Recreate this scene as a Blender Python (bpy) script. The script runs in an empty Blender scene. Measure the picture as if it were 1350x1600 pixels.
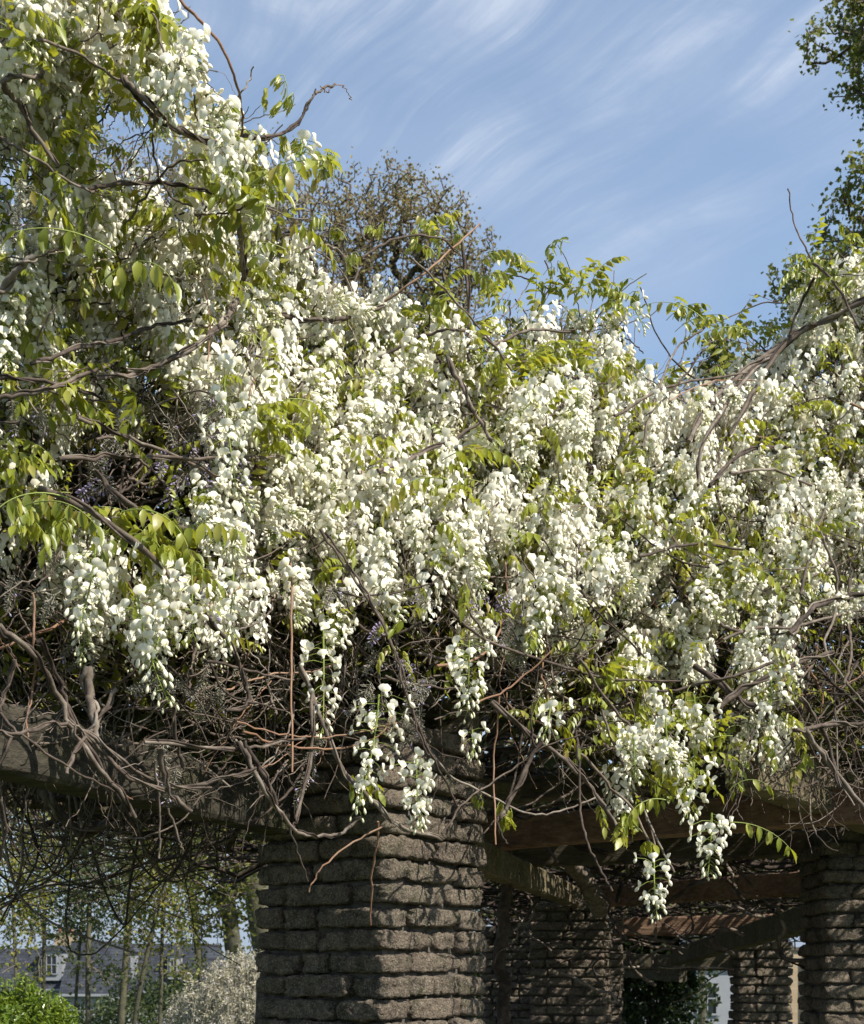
import bpy, math, random
import numpy as np
from mathutils import Vector, Matrix

# ------------------------------------------------------------------ camera, sky, sun, exposure
scene = bpy.context.scene
EYE = 1.6
FOC = 2000.0            # focal length in units of the photograph's pixels
HORX, HORY = 675.0, 1505.0
cam_data = bpy.data.cameras.new('camera')
cam = bpy.data.objects.new('camera', cam_data)
scene.collection.objects.link(cam)
scene.camera = cam
cam.location = (0, 0, EYE)
cam.rotation_euler = (math.radians(90), 0, 0)
cam_data.sensor_fit = 'VERTICAL'
cam_data.sensor_height = 32.0
cam_data.sensor_width = 27.0
cam_data.lens = 40.0
cam_data.shift_y = (HORY - 800.0) / 1600.0
cam_data.clip_start = 0.1
cam_data.clip_end = 3000
cam_data.dof.use_dof = True
cam_data.dof.focus_distance = 4.2
cam_data.dof.aperture_fstop = 9.0

SUN_EL = math.radians(46)
SUN_AZ = math.radians(33)        # measured from +X towards the camera side (-Y)
sdir = Vector((math.cos(SUN_AZ) * math.cos(SUN_EL), -math.sin(SUN_AZ) * math.cos(SUN_EL), math.sin(SUN_EL)))
sun_data = bpy.data.lights.new('sun', 'SUN')
sun_data.energy = 5.0
sun_data.angle = math.radians(0.5)
sun_data.color = (1.0, 0.94, 0.84)
sun = bpy.data.objects.new('sun', sun_data)
scene.collection.objects.link(sun)
sun.rotation_euler = sdir.to_track_quat('Z', 'Y').to_euler()

world = bpy.data.worlds.new('World')
scene.world = world
world.use_nodes = True
wn, wl = world.node_tree.nodes, world.node_tree.links
wn.clear()
def wnode(t, **kw):
    n = wn.new(t)
    for k, v in kw.items(): setattr(n, k, v)
    return n
sky = wnode('ShaderNodeTexSky', sky_type='NISHITA')
sky.sun_disc = False
sky.sun_elevation = SUN_EL
sky.sun_rotation = math.atan2(sdir.x, sdir.y)
sky.air_density = 1.0; sky.dust_density = 1.0; sky.ozone_density = 1.5
geo = wnode('ShaderNodeTexCoord')
sep = wnode('ShaderNodeSeparateXYZ'); wl.new(geo.outputs['Generated'], sep.inputs[0])
def wmath(op, a, b=None, c=None, clamp=False):
    n = wnode('ShaderNodeMath', operation=op); n.use_clamp = clamp
    for i, v in enumerate((a, b, c)):
        if v is None: continue
        if isinstance(v, (int, float)): n.inputs[i].default_value = v
        else: wl.new(v, n.inputs[i])
    return n.outputs[0]
zc = wmath('MAXIMUM', sep.outputs[2], 0.06)
u = wmath('DIVIDE', sep.outputs[0], zc)
v = wmath('DIVIDE', sep.outputs[1], zc)
# streak axes on the cloud sheet
al = wmath('ADD', wmath('MULTIPLY', u, 0.60), wmath('MULTIPLY', v, -0.80))
pe = wmath('ADD', wmath('MULTIPLY', u, 0.80), wmath('MULTIPLY', v, 0.60))
cmb = wnode('ShaderNodeCombineXYZ')
nw = wnode('ShaderNodeTexNoise'); nw.inputs['Scale'].default_value = 1.6; nw.inputs['Detail'].default_value = 2
cw = wnode('ShaderNodeCombineXYZ'); wl.new(u, cw.inputs[0]); wl.new(v, cw.inputs[1]); wl.new(cw.outputs[0], nw.inputs['Vector'])
bend = wmath('MULTIPLY', wmath('SUBTRACT', nw.outputs['Fac'], 0.5), 0.26)
wl.new(wmath('MULTIPLY', al, 1.25), cmb.inputs[0]); wl.new(wmath('MULTIPLY', wmath('ADD', pe, bend), 9.0), cmb.inputs[1])
n1 = wnode('ShaderNodeTexNoise'); n1.inputs['Scale'].default_value = 1.3; n1.inputs['Detail'].default_value = 9
n1.inputs['Roughness'].default_value = 0.62; n1.inputs['Distortion'].default_value = 0.35
wl.new(cmb.outputs[0], n1.inputs['Vector'])
cmb2 = wnode('ShaderNodeCombineXYZ')
wl.new(wmath('MULTIPLY', u, 1.0), cmb2.inputs[0]); wl.new(wmath('MULTIPLY', v, 1.0), cmb2.inputs[1])
n2 = wnode('ShaderNodeTexNoise'); n2.inputs['Scale'].default_value = 1.5; n2.inputs['Detail'].default_value = 3
wl.new(cmb2.outputs[0], n2.inputs['Vector'])
mr = wnode('ShaderNodeMapRange'); mr.inputs[1].default_value = 0.43; mr.inputs[2].default_value = 0.74
wl.new(n1.outputs['Fac'], mr.inputs[0])
mr2 = wnode('ShaderNodeMapRange'); mr2.inputs[1].default_value = 0.30; mr2.inputs[2].default_value = 0.56
wl.new(n2.outputs['Fac'], mr2.inputs[0])
n5 = wnode('ShaderNodeTexNoise'); n5.inputs['Scale'].default_value = 5.0; n5.inputs['Detail'].default_value = 7; n5.inputs['Roughness'].default_value = 0.65; n5.inputs['Distortion'].default_value = 0.8
wl.new(cmb2.outputs[0], n5.inputs['Vector'])
mr5 = wnode('ShaderNodeMapRange'); mr5.inputs[1].default_value = 0.36; mr5.inputs[2].default_value = 0.60; mr5.inputs[3].default_value = 0.25
wl.new(n5.outputs['Fac'], mr5.inputs[0])
cir = wmath('MULTIPLY', wmath('MULTIPLY', wmath('POWER', mr.outputs[0], 1.25), mr5.outputs[0]), mr2.outputs[0], clamp=True)
veil = wmath('ADD', wmath('MULTIPLY', mr2.outputs[0], 0.15), 0.15)
hi = wnode('ShaderNodeMapRange'); hi.inputs[1].default_value = 0.44; hi.inputs[2].default_value = 0.58
wl.new(sep.outputs[2], hi.inputs[0])
cir = wmath('ADD', wmath('MULTIPLY', wmath('MULTIPLY', cir, hi.outputs[0]), 0.95), veil, clamp=True)
# low bank of cumulus near the horizon, all the way round
n3 = wnode('ShaderNodeTexNoise'); n3.inputs['Scale'].default_value = 7.0; n3.inputs['Detail'].default_value = 6
wl.new(geo.outputs['Generated'], n3.inputs['Vector'])
el = wmath('ARCSINE', sep.outputs[2])
low = wnode('ShaderNodeMapRange'); low.inputs[1].default_value = 0.455; low.inputs[2].default_value = 0.30
wl.new(el, low.inputs[0])
cum = wmath('MULTIPLY', wmath('SUBTRACT', wmath('ADD', n3.outputs['Fac'], wmath('MULTIPLY', low.outputs[0], 0.22)), 0.72), 7.0, clamp=True)
cloud = wmath('MAXIMUM', cir, wmath('MULTIPLY', cum, 0.9), clamp=True)
mix = wnode('ShaderNodeMix', data_type='RGBA')
wl.new(cloud, mix.inputs[0]); 
tint = wnode('ShaderNodeMix', data_type='RGBA', blend_type='MULTIPLY'); tint.inputs[0].default_value = 1.0
wl.new(sky.outputs[0], tint.inputs[6]); tint.inputs[7].default_value = (0.97, 1.14, 1.18, 1)
wl.new(tint.outputs[2], mix.inputs[6]); mix.inputs[7].default_value = (4.6, 5.0, 5.7, 1)
hz = wnode('ShaderNodeMapRange'); hz.inputs[1].default_value = 0.26; hz.inputs[2].default_value = 0.02; hz.inputs[4].default_value = 0.85
wl.new(el, hz.inputs[0])
mixh = wnode('ShaderNodeMix', data_type='RGBA'); wl.new(hz.outputs[0], mixh.inputs[0]); wl.new(mix.outputs[2], mixh.inputs[6]); mixh.inputs[7].default_value = (2.3, 2.8, 3.7, 1)
mix = mixh
bg = wnode('ShaderNodeBackground'); bg.inputs[1].default_value = 0.10
wl.new(mix.outputs[2], bg.inputs[0])
wo = wnode('ShaderNodeOutputWorld'); wl.new(bg.outputs[0], wo.inputs[0])

scene.view_settings.view_transform = 'Standard'
scene.view_settings.look = 'None'
scene.view_settings.exposure = 0.78
scene.view_settings.gamma = 1.0
scene.view_settings.use_curve_mapping = False
scene.render.resolution_x = 864; scene.render.resolution_y = 1024
try:
    scene.cycles.max_bounces = 6
    scene.cycles.transparent_max_bounces = 4
except Exception: pass

# ------------------------------------------------------------------ helpers
R = random.Random(7)
NR = np.random.default_rng(11)
COL = scene.collection

def at(px, py, d):
    """point seen at photograph pixel (px,py) that stands d metres out along the view axis"""
    return np.array([(px - HORX) * d / FOC, d, EYE + (HORY - py) * d / FOC])

class MB:
    """collects vertices and faces (tris or quads) for one mesh object"""
    def __init__(s): s.v = []; s.q = []; s.n = 0; s.qm = []; s.qa = []
    def add(s, verts, faces, mat=0, var=None):
        verts = np.asarray(verts, float).reshape(-1, 3); faces = np.asarray(faces, int)
        if faces.shape[1] == 3: faces = np.column_stack([faces, -np.ones(len(faces), int)])
        f = np.where(faces >= 0, faces + s.n, -1)
        s.v.append(verts); s.q.append(f); s.n += len(verts)
        s.qm.append(np.full(len(f), mat, int))
        if var is None: var = 0.5
        s.qa.append(np.broadcast_to(np.asarray(var, float), (len(f),)).copy())
    def mesh(s, name, mats, smooth=True):
        me = bpy.data.meshes.new(name)
        v = np.concatenate(s.v); f = np.concatenate(s.q); m = np.concatenate(s.qm); a = np.concatenate(s.qa)
        tot = np.where(f[:, 3] < 0, 3, 4)
        loops = f.reshape(-1); loops = loops[loops >= 0]
        start = np.concatenate([[0], np.cumsum(tot)[:-1]])
        me.vertices.add(len(v)); me.vertices.foreach_set('co', v.astype(np.float32).ravel())
        me.loops.add(len(loops)); me.loops.foreach_set('vertex_index', loops.astype(np.int32))
        me.polygons.add(len(f)); me.polygons.foreach_set('loop_start', start.astype(np.int32))
        try: me.polygons.foreach_set('loop_total', tot.astype(np.int32))
        except Exception: pass
        if not isinstance(mats, (list, tuple)): mats = [mats]
        for x in mats: me.materials.append(x)
        me.polygons.foreach_set('material_index', m.astype(np.int32))
        me.polygons.foreach_set('use_smooth', np.full(len(f), bool(smooth)))
        at_ = me.attributes.new('var', 'FLOAT', 'FACE'); at_.data.foreach_set('value', a.astype(np.float32))
        me.update(calc_edges=True); me.validate()
        return me
    def build(s, name, mats, parent=None, smooth=True, **tags):
        return link(name, s.mesh(name, mats, smooth), parent, **tags)

def tag(o, label=None, category=None, group=None, kind=None):
    if label: o['label'] = label
    if category: o['category'] = category
    if group: o['group'] = group
    if kind: o['kind'] = kind
    return o

def link(name, me, parent=None, **tags):
    o = bpy.data.objects.new(name, me); COL.objects.link(o)
    if parent is not None:
        o.parent = parent
        pw = parent
        off = Vector((0, 0, 0))
        while pw is not None: off += pw.location; pw = pw.parent
        if me is not None: o.location = -off
    return tag(o, **tags)

def thing(name, loc, label, category, group=None):
    o = bpy.data.objects.new(name, None); COL.objects.link(o)
    o.location = loc; o.empty_display_size = 0.2
    return tag(o, label, category, group)

def put(name, me, parent, M):
    """a part placed by world matrix M, its thing being an unrotated empty"""
    o = bpy.data.objects.new(name, me); COL.objects.link(o)
    o.parent = parent
    off = Matrix.Translation(parent.location)
    p = parent.parent
    o.matrix_basis = off.inverted() @ M
    return o

def smooth_line(pts, per=5):
    p = np.asarray(pts, float)
    if len(p) < 3: return np.array([p[0] + (p[-1] - p[0]) * t for t in np.linspace(0, 1, per + 1)])
    q = np.vstack([2 * p[0] - p[1], p, 2 * p[-1] - p[-2]]); out = []
    for i in range(1, len(q) - 2):
        a, b, c, d = q[i - 1], q[i], q[i + 1], q[i + 2]
        for k in range(per):
            t = k / per
            out.append(0.5 * ((2 * b) + (-a + c) * t + (2 * a - 5 * b + 4 * c - d) * t * t + (-a + 3 * b - 3 * c + d) * t ** 3))
    out.append(p[-1]); return np.array(out)

def tube(mb, pts, rad, sides=5, mat=0, var=None, cap=True):
    p = np.asarray(pts, float); n = len(p)
    r = np.broadcast_to(np.asarray(rad, float), (n,))
    t = np.gradient(p, axis=0); t /= np.linalg.norm(t, axis=1)[:, None] + 1e-12
    ref = np.array([0.31, 0.22, 0.92]) if abs(t[:, 2]).mean() < 0.7 else np.array([0.9, 0.3, 0.1])
    a = np.cross(t, ref); a /= np.linalg.norm(a, axis=1)[:, None] + 1e-12
    b = np.cross(t, a)
    an = np.arange(sides) * 2 * math.pi / sides
    ring = p[:, None, :] + r[:, None, None] * (np.cos(an)[None, :, None] * a[:, None, :] + np.sin(an)[None, :, None] * b[:, None, :])
    i = np.arange(n - 1)[:, None] * sides; j = np.arange(sides)[None, :]; j2 = (j + 1) % sides
    f = np.stack([i + j, i + j2, i + sides + j2, i + sides + j], -1).reshape(-1, 4)
    V = ring.reshape(-1, 3)
    mb.add(V, f, mat, var)
    if cap and sides >= 3:
        c0 = len(V)
        V2 = np.vstack([ring[0], p[0:1], ring[-1], p[-1:]])
        f2 = [(sides, (k + 1) % sides, k) for k in range(sides)] + [(2 * sides + 1, sides + 1 + k, sides + 1 + (k + 1) % sides) for k in range(sides)]
        mb.add(V2, f2, mat, var)

def box(mb, c, sx, sy, sz, rot=0.0, mat=0, var=None, seg=1, bow=None, cut=None):
    x = np.array([-.5, .5]); V = []
    for a in x:
        for b in x:
            for d in x: V.append((a * sx, b * sy, d * sz))
    V = np.array(V); ca, sa = math.cos(rot), math.sin(rot)
    V = V @ np.array([[ca, sa, 0], [-sa, ca, 0], [0, 0, 1]]) + np.asarray(c)
    F = [(0, 1, 3, 2), (4, 6, 7, 5), (0, 4, 5, 1), (2, 3, 7, 6), (0, 2, 6, 4), (1, 5, 7, 3)]
    mb.add(V, F, mat, var)

# ------------------------------------------------------------------ materials
def new_mat(name):
    m = bpy.data.materials.new(name); m.use_nodes = True
    nt = m.node_tree; nt.nodes.clear()
    return m, nt
class N:
    def __init__(s, nt): s.nt = nt
    def n(s, t, **kw):
        x = s.nt.nodes.new(t)
        for k, v in kw.items(): setattr(x, k, v)
        return x
    def l(s, a, b): s.nt.links.new(a, b)
    def noise(s, scale, detail=4, rough=0.55, vec=None, dist=0.0):
        x = s.n('ShaderNodeTexNoise'); x.inputs['Scale'].default_value = scale; x.inputs['Detail'].default_value = detail
        x.inputs['Roughness'].default_value = rough; x.inputs['Distortion'].default_value = dist
        if vec is not None: s.l(vec, x.inputs['Vector'])
        return x.outputs['Fac']
    def ramp(s, fac, stops):
        x = s.n('ShaderNodeValToRGB'); e = x.color_ramp.elements
        while len(e) < len(stops): e.new(0.5)
        for i, (p, c) in enumerate(stops): e[i].position = p; e[i].color = (*c, 1)
        s.l(fac, x.inputs[0]); return x.outputs[0]
    def mixc(s, fac, a, b, mode='MIX'):
        x = s.n('ShaderNodeMix', data_type='RGBA', blend_type=mode)
        for i, v in ((0, fac), (6, a), (7, b)):
            if isinstance(v, (int, float)): x.inputs[i].default_value = v
            elif isinstance(v, tuple): x.inputs[i].default_value = (*v, 1)
            else: s.l(v, x.inputs[i])
        return x.outputs[2]
    def math(s, op, a, b, clamp=False):
        x = s.n('ShaderNodeMath', operation=op); x.use_clamp = clamp
        for i, v in ((0, a), (1, b)):
            if isinstance(v, (int, float)): x.inputs[i].default_value = v
            else: s.l(v, x.inputs[i])
        return x.outputs[0]
    def bump(s, h, strength, dist):
        x = s.n('ShaderNodeBump'); x.inputs['Strength'].default_value = strength; x.inputs['Distance'].default_value = dist
        s.l(h, x.inputs['Height']); return x.outputs[0]
    def pos(s): return s.n('ShaderNodeNewGeometry').outputs['Position']
    def var(s):
        x = s.n('ShaderNodeAttribute'); x.attribute_name = 'var'; return x.outputs['Fac']
    def rnd(s): return s.n('ShaderNodeObjectInfo').outputs['Random']
    def pbsdf(s, col, rough=0.8, spec=0.3, normal=None):
        x = s.n('ShaderNodeBsdfPrincipled')
        if isinstance(col, tuple): x.inputs['Base Color'].default_value = (*col, 1)
        else: s.l(col, x.inputs['Base Color'])
        if isinstance(rough, (int, float)): x.inputs['Roughness'].default_value = rough
        else: s.l(rough, x.inputs['Roughness'])
        x.inputs['Specular IOR Level'].default_value = spec
        if normal is not None: s.l(normal, x.inputs['Normal'])
        return x.outputs[0]
    def out(s, sh):
        o = s.n('ShaderNodeOutputMaterial'); s.l(sh, o.inputs[0])

def thin_mat(name, colf, transf, tw=0.35, rough=0.5, spec=0.3, bumpn=None):
    """thin sheet (petal, leaf): reflects from the face and lets light through"""
    m, nt = new_mat(name); g = N(nt)
    c = colf(g); t = transf(g, c)
    nm = bumpn(g) if bumpn else None
    a = g.pbsdf(c, rough, spec, nm)
    tr = g.n('ShaderNodeBsdfTranslucent')
    if isinstance(t, tuple): tr.inputs[0].default_value = (*t, 1)
    else: g.l(t, tr.inputs[0])
    mx = g.n('ShaderNodeMixShader'); mx.inputs[0].default_value = tw
    g.l(a, mx.inputs[1]); g.l(tr.outputs[0], mx.inputs[2]); g.out(mx.outputs[0])
    return m

def petal_col(g):
    c = g.mixc(g.var(), (0.83, 0.80, 0.70), (0.74, 0.68, 0.36))
    n = g.noise(90, 3, vec=g.pos())
    return g.mixc(g.math('MULTIPLY', n, 0.10), c, (0.74, 0.74, 0.60))
M_petal = thin_mat('white_petal', petal_col, lambda g, c: g.mixc(0.5, c, (0.80, 0.77, 0.60)), 0.32, 0.55, 0.25)
M_bud = thin_mat('cream_bud', lambda g: g.mixc(g.var(), (0.82, 0.80, 0.64), (0.62, 0.60, 0.28)), lambda g, c: c, 0.2, 0.5, 0.3)
M_pedicel = thin_mat('green_pedicel', lambda g: (0.26, 0.32, 0.07), lambda g, c: c, 0.2, 0.5, 0.3)
M_fade = thin_mat('faded_grey_calyx', lambda g: g.mixc(g.noise(60, 2, vec=g.pos()), (0.24, 0.23, 0.16), (0.36, 0.33, 0.28)), lambda g, c: c, 0.2, 0.7, 0.2)
M_lilac = thin_mat('lilac_petal', lambda g: g.mixc(g.var(), (0.36, 0.28, 0.50), (0.50, 0.44, 0.62)), lambda g, c: c, 0.3, 0.5, 0.3)

def leaf_mat(name, stops, trans, rough=0.38, tw=0.4, spec=0.45):
    def cf(g):
        oi = g.math('FRACT', g.math('ADD', g.rnd(), g.math('MULTIPLY', g.var(), 0.9 if 'spray' in name else 0.35)), 0.0)
        c = g.ramp(oi, stops)
        n = g.noise(35, 3, vec=g.pos())
        return g.mixc(g.math('MULTIPLY', n, 0.35), c, stops[0][1])
    return thin_mat(name, cf, lambda g, c: g.mixc(0.55, c, trans), tw, rough, spec)
M_leaf = leaf_mat('young_leaf', [(0.0, (0.13, 0.16, 0.020)), (0.35, (0.20, 0.235, 0.024)), (0.7, (0.29, 0.305, 0.035)), (0.92, (0.36, 0.35, 0.08)), (1.0, (0.27, 0.18, 0.05))], (0.60, 0.58, 0.03))
M_spray = leaf_mat('young_leaf_spray', [(0.0, (0.14, 0.17, 0.020)), (0.3, (0.20, 0.235, 0.024)), (0.65, (0.30, 0.32, 0.035)), (0.92, (0.38, 0.37, 0.08)), (1.0, (0.27, 0.18, 0.05))], (0.62, 0.60, 0.03))
M_leaf_stalk, nt = new_mat('leaf_stalk'); g = N(nt); g.out(g.pbsdf((0.24, 0.28, 0.07), 0.5, 0.3))

def bark(name, stops, scale=25, bstr=0.6, bd=0.004):
    m, nt = new_mat(name); g = N(nt); p = g.pos()
    n = g.noise(scale, 6, 0.65, p, 0.4); n2 = g.noise(3.1, 3, 0.5, p)
    f = g.math('ADD', g.math('MULTIPLY', n, 0.55), g.math('MULTIPLY', g.math('ADD', n2, g.math('MULTIPLY', g.math('SUBTRACT', g.rnd(), 0.5), 0.5)), 0.45))
    c = g.ramp(f, stops)
    c = g.mixc(g.math('MULTIPLY', g.math('SUBTRACT', g.var(), 0.5), 0.4, True), c, (0.24, 0.12, 0.065))
    nb = g.bump(g.noise(scale * 3, 5, 0.7, p), bstr, bd)
    g.out(g.pbsdf(c, 0.85, 0.15, nb)); return m
M_stem = bark('vine_bark', [(0.34, (0.030, 0.023, 0.019)), (0.48, (0.080, 0.060, 0.048)), (0.6, (0.155, 0.125, 0.10)), (0.75, (0.27, 0.235, 0.195))])
M_shoot = bark('young_shoot_bark', [(0.3, (0.12, 0.07, 0.045)), (0.5, (0.22, 0.13, 0.085)), (0.7, (0.32, 0.22, 0.16))], 25)
M_trunk = bark('tree_bark', [(0.3, (0.035, 0.032, 0.022)), (0.5, (0.08, 0.075, 0.05)), (0.7, (0.13, 0.12, 0.07))], 9, 0.8, 0.02)
M_twig = bark('tree_twig', [(0.3, (0.08, 0.066, 0.056)), (0.5, (0.14, 0.115, 0.095)), (0.7, (0.20, 0.165, 0.13))], 9, 0.3, 0.01)

def stone_mat(name, gain=1.0):
    m, nt = new_mat(name); g = N(nt); p = g.pos()
    big = g.noise(5.5, 4, 0.6, p); mid = g.noise(28, 6, 0.7, p, 0.3); fine = g.noise(150, 4, 0.75, p)
    f = g.math('ADD', g.math('MULTIPLY', mid, 0.65), g.math('MULTIPLY', big, 0.35))
    k = gain
    c = g.ramp(f, [(0.36, (0.035 * k, 0.031 * k, 0.025 * k)), (0.47, (0.12 * k, 0.10 * k, 0.078 * k)), (0.58, (0.205 * k, 0.168 * k, 0.125 * k)), (0.74, (0.30 * k, 0.255 * k, 0.195 * k))])
    c = g.mixc(g.math('MULTIPLY', g.rnd(), 0.35), c, (0.15 * k, 0.105 * k, 0.08 * k))
    moss = g.math('MULTIPLY', g.math('SUBTRACT', g.noise(9, 5, 0.65, p), 0.53), 7.0, True)
    c = g.mixc(g.math('MULTIPLY', moss, 0.6), c, (0.05, 0.058, 0.022))
    soot = g.math('MULTIPLY', g.math('SUBTRACT', g.noise(14, 5, 0.7, p, 0.6), 0.54), 9.0, True)
    c = g.mixc(g.math('MULTIPLY', soot, 0.6), c, (0.03, 0.028, 0.024))
    vo = g.n('ShaderNodeTexVoronoi'); vo.inputs['Scale'].default_value = 75; g.l(p, vo.inputs['Vector'])
    pit = g.math('LESS_THAN', vo.outputs['Distance'], 0.22)
    c = g.mixc(g.math('MULTIPLY', pit, 0.45), c, (0.03, 0.026, 0.022))
    c = g.mixc(g.math('MULTIPLY', g.math('SUBTRACT', fine, 0.53), 5.0, True), c, (0.36 * k, 0.32 * k, 0.26 * k))
    c = g.mixc(g.math('MULTIPLY', g.math('SUBTRACT', 0.46, fine), 6.0, True), c, (0.04, 0.034, 0.028))
    h = g.math('ADD', g.math('ADD', g.math('MULTIPLY', mid, 0.7), g.math('MULTIPLY', fine, 0.4)), g.math('MULTIPLY', pit, -0.25))
    g.out(g.pbsdf(c, 0.95, 0.1, g.bump(h, 1.0, 0.05))); return m
M_stone = stone_mat('weathered_stone', 1.35)
M_mortar, nt = new_mat('old_mortar'); g = N(nt); p = g.pos()
g.out(g.pbsdf(g.ramp(g.noise(20, 5, 0.6, p), [(0.35, (0.05, 0.045, 0.038)), (0.65, (0.15, 0.13, 0.11))]), 0.95, 0.1, g.bump(g.noise(60, 4, 0.7, p), 1, 0.01)))

def timber_mat(name, dark, mid, light, axis_rot):
    m, nt = new_mat(name); g = N(nt); p = g.pos()
    mp = g.n('ShaderNodeMapping'); mp.inputs['Rotation'].default_value = (0, 0, axis_rot); mp.inputs['Scale'].default_value = (1.0, 14, 26)
    g.l(p, mp.inputs[0])
    gr = g.noise(2.2, 6, 0.65, mp.outputs[0], 0.3); pl = g.noise(5, 4, 0.6, p)
    f = g.math('ADD', g.math('MULTIPLY', gr, 0.6), g.math('MULTIPLY', pl, 0.4))
    c = g.ramp(f, [(0.35, dark), (0.5, mid), (0.68, light)])
    moss = g.math('MULTIPLY', g.math('SUBTRACT', g.noise(4, 5, 0.65, p), 0.55), 6.0, True)
    c = g.mixc(g.math('MULTIPLY', moss, 0.6), c, (0.07, 0.075, 0.025))
    g.out(g.pbsdf(c, 0.9, 0.12, g.bump(g.math('ADD', gr, g.math('MULTIPLY', g.noise(50, 3, 0.6, p), 0.3)), 0.8, 0.012))); return m

# ------------------------------------------------------------------ ground and far land
M_grass, nt = new_mat('grass_ground'); g = N(nt); p = g.pos()
g.out(g.pbsdf(g.ramp(g.noise(0.8, 8, 0.7, p), [(0.35, (0.035, 0.05, 0.015)), (0.6, (0.07, 0.095, 0.03)), (0.75, (0.11, 0.12, 0.05))]), 0.95, 0.1, g.bump(g.noise(20, 4, 0.7, p), 0.7, 0.03)))
M_path, nt = new_mat('path_gravel'); g = N(nt); p = g.pos()
g.out(g.pbsdf(g.ramp(g.noise(45, 6, 0.7, p), [(0.35, (0.12, 0.10, 0.085)), (0.65, (0.26, 0.23, 0.19))]), 0.95, 0.1, g.bump(g.noise(90, 4, 0.7, p), 0.7, 0.01)))
def ground_z(x, y):
    """level under the pergola, falling away behind it towards the houses"""
    t = np.clip((np.asarray(y, float) - 13) / 60.0, 0, 1); t = t * t * (3 - 2 * t)
    return -5.6 * t
gx = np.concatenate([np.linspace(-900, -80, 12), np.linspace(-60, 60, 41), np.linspace(80, 900, 12)])
gy = np.concatenate([np.linspace(-300, -15, 8), np.linspace(-10, 90, 60), np.linspace(110, 1800, 20)])
XX, YY = np.meshgrid(gx, gy, indexing='ij'); ZZ = ground_z(XX, YY)
V = np.stack([XX, YY, ZZ], -1).reshape(-1, 3); ny = len(gy)
F = [(i * ny + j, (i + 1) * ny + j, (i + 1) * ny + j + 1, i * ny + j + 1) for i in range(len(gx) - 1) for j in range(ny - 1)]
mb = MB(); mb.add(V, F); mb.build('ground', M_grass, kind='structure')
mb = MB()
pc = smooth_line([(0.1, -6, 0.004), (0.35, 0, 0.004), (0.7, 4, 0.004), (1.35, 8, 0.004), (2.4, 12.6, 0.004)], 6)
tt = np.gradient(pc, axis=0); tt /= np.linalg.norm(tt, axis=1)[:, None]; nn = np.stack([-tt[:, 1], tt[:, 0], 0 * tt[:, 0]], -1)
L = pc + nn * 0.75; Rr = pc - nn * 0.75
V = np.vstack([L, Rr]); k = len(pc)
mb.add(V, [(i, k + i, k + i + 1, i + 1) for i in range(k - 1)]); mb.build('path', M_path, kind='structure')

# ------------------------------------------------------------------ stone pillars
def stone_mesh(lx, ly, lz, seed, nx=7, ny_=5, nz=7, amp=0.0056):
    """a rough, worn stone block: a rounded box grid with lumps and chipped edges"""
    rs = np.random.default_rng(seed)
    mb = MB(); V = {}; verts = []; faces = []
    dims = (nx, ny_, nz); half = np.array([lx, ly, lz]) / 2
    def vid(i, j, k):
        key = (i, j, k)
        if key not in V:
            V[key] = len(verts); verts.append([(i / nx - .5) * 2, (j / ny_ - .5) * 2, (k / nz - .5) * 2])
        return V[key]
    for i in range(nx):
        for j in range(ny_):
            faces += [(vid(i, j, 0), vid(i, j + 1, 0), vid(i + 1, j + 1, 0), vid(i + 1, j, 0)), (vid(i, j, nz), vid(i + 1, j, nz), vid(i + 1, j + 1, nz), vid(i, j + 1, nz))]
    for i in range(nx):
        for k in range(nz):
            faces += [(vid(i, 0, k), vid(i + 1, 0, k), vid(i + 1, 0, k + 1), vid(i, 0, k + 1)), (vid(i, ny_, k), vid(i, ny_, k + 1), vid(i + 1, ny_, k + 1), vid(i + 1, ny_, k))]
    for j in range(ny_):
        for k in range(nz):
            faces += [(vid(0, j, k), vid(0, j, k + 1), vid(0, j + 1, k + 1), vid(0, j + 1, k)), (vid(nx, j, k), vid(nx, j + 1, k), vid(nx, j + 1, k + 1), vid(nx, j, k + 1))]
    P = np.array(verts); W = P * half
    r = 0.011
    inner = np.clip(W, -(half - r), half - r); dlt = W - inner; ln = np.linalg.norm(dlt, axis=1)[:, None]
    W = np.where(ln > 1e-9, inner + dlt / np.maximum(ln, 1e-9) * np.minimum(ln, r), W)
    nrm = W / (np.linalg.norm(W, axis=1)[:, None] + 1e-9)
    lump = np.zeros(len(W))
    for _ in range(7):
        kx = rs.normal(0, 1, 3); kx *= rs.uniform(25, 150) / np.linalg.norm(kx); lump += np.sin(W @ kx + rs.uniform(0, 6.28)) * amp * 0.30
    W = W + nrm * lump[:, None] + rs.normal(0, amp * 0.42, W.shape)
    for _ in range(3):   # knocked-off corners
        cpt = half * rs.choice([-1, 1], 3) * np.array([1, 1, 1]) * rs.uniform(.75, 1.0, 3); dd = np.linalg.norm(W - cpt, axis=1); k_ = np.clip(1 - dd / .035, 0, 1)[:, None]; W = W * (1 - .16 * k_)
    tilt = rs.uniform(-0.03, 0.03); W[:, 2] += W[:, 0] * tilt
    mb.add(W, faces); return mb.mesh('stone', M_stone, True)
STONES = {}
for li, L in enumerate((0.14, 0.20, 0.27, 0.35)):
    for v_ in range(4): STONES[(li, v_)] = stone_mesh(L, 0.15, 0.070, 100 + li * 10 + v_, nx=(9, 12, 16, 20)[li])
SL = (0.14, 0.20, 0.27, 0.35)

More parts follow.
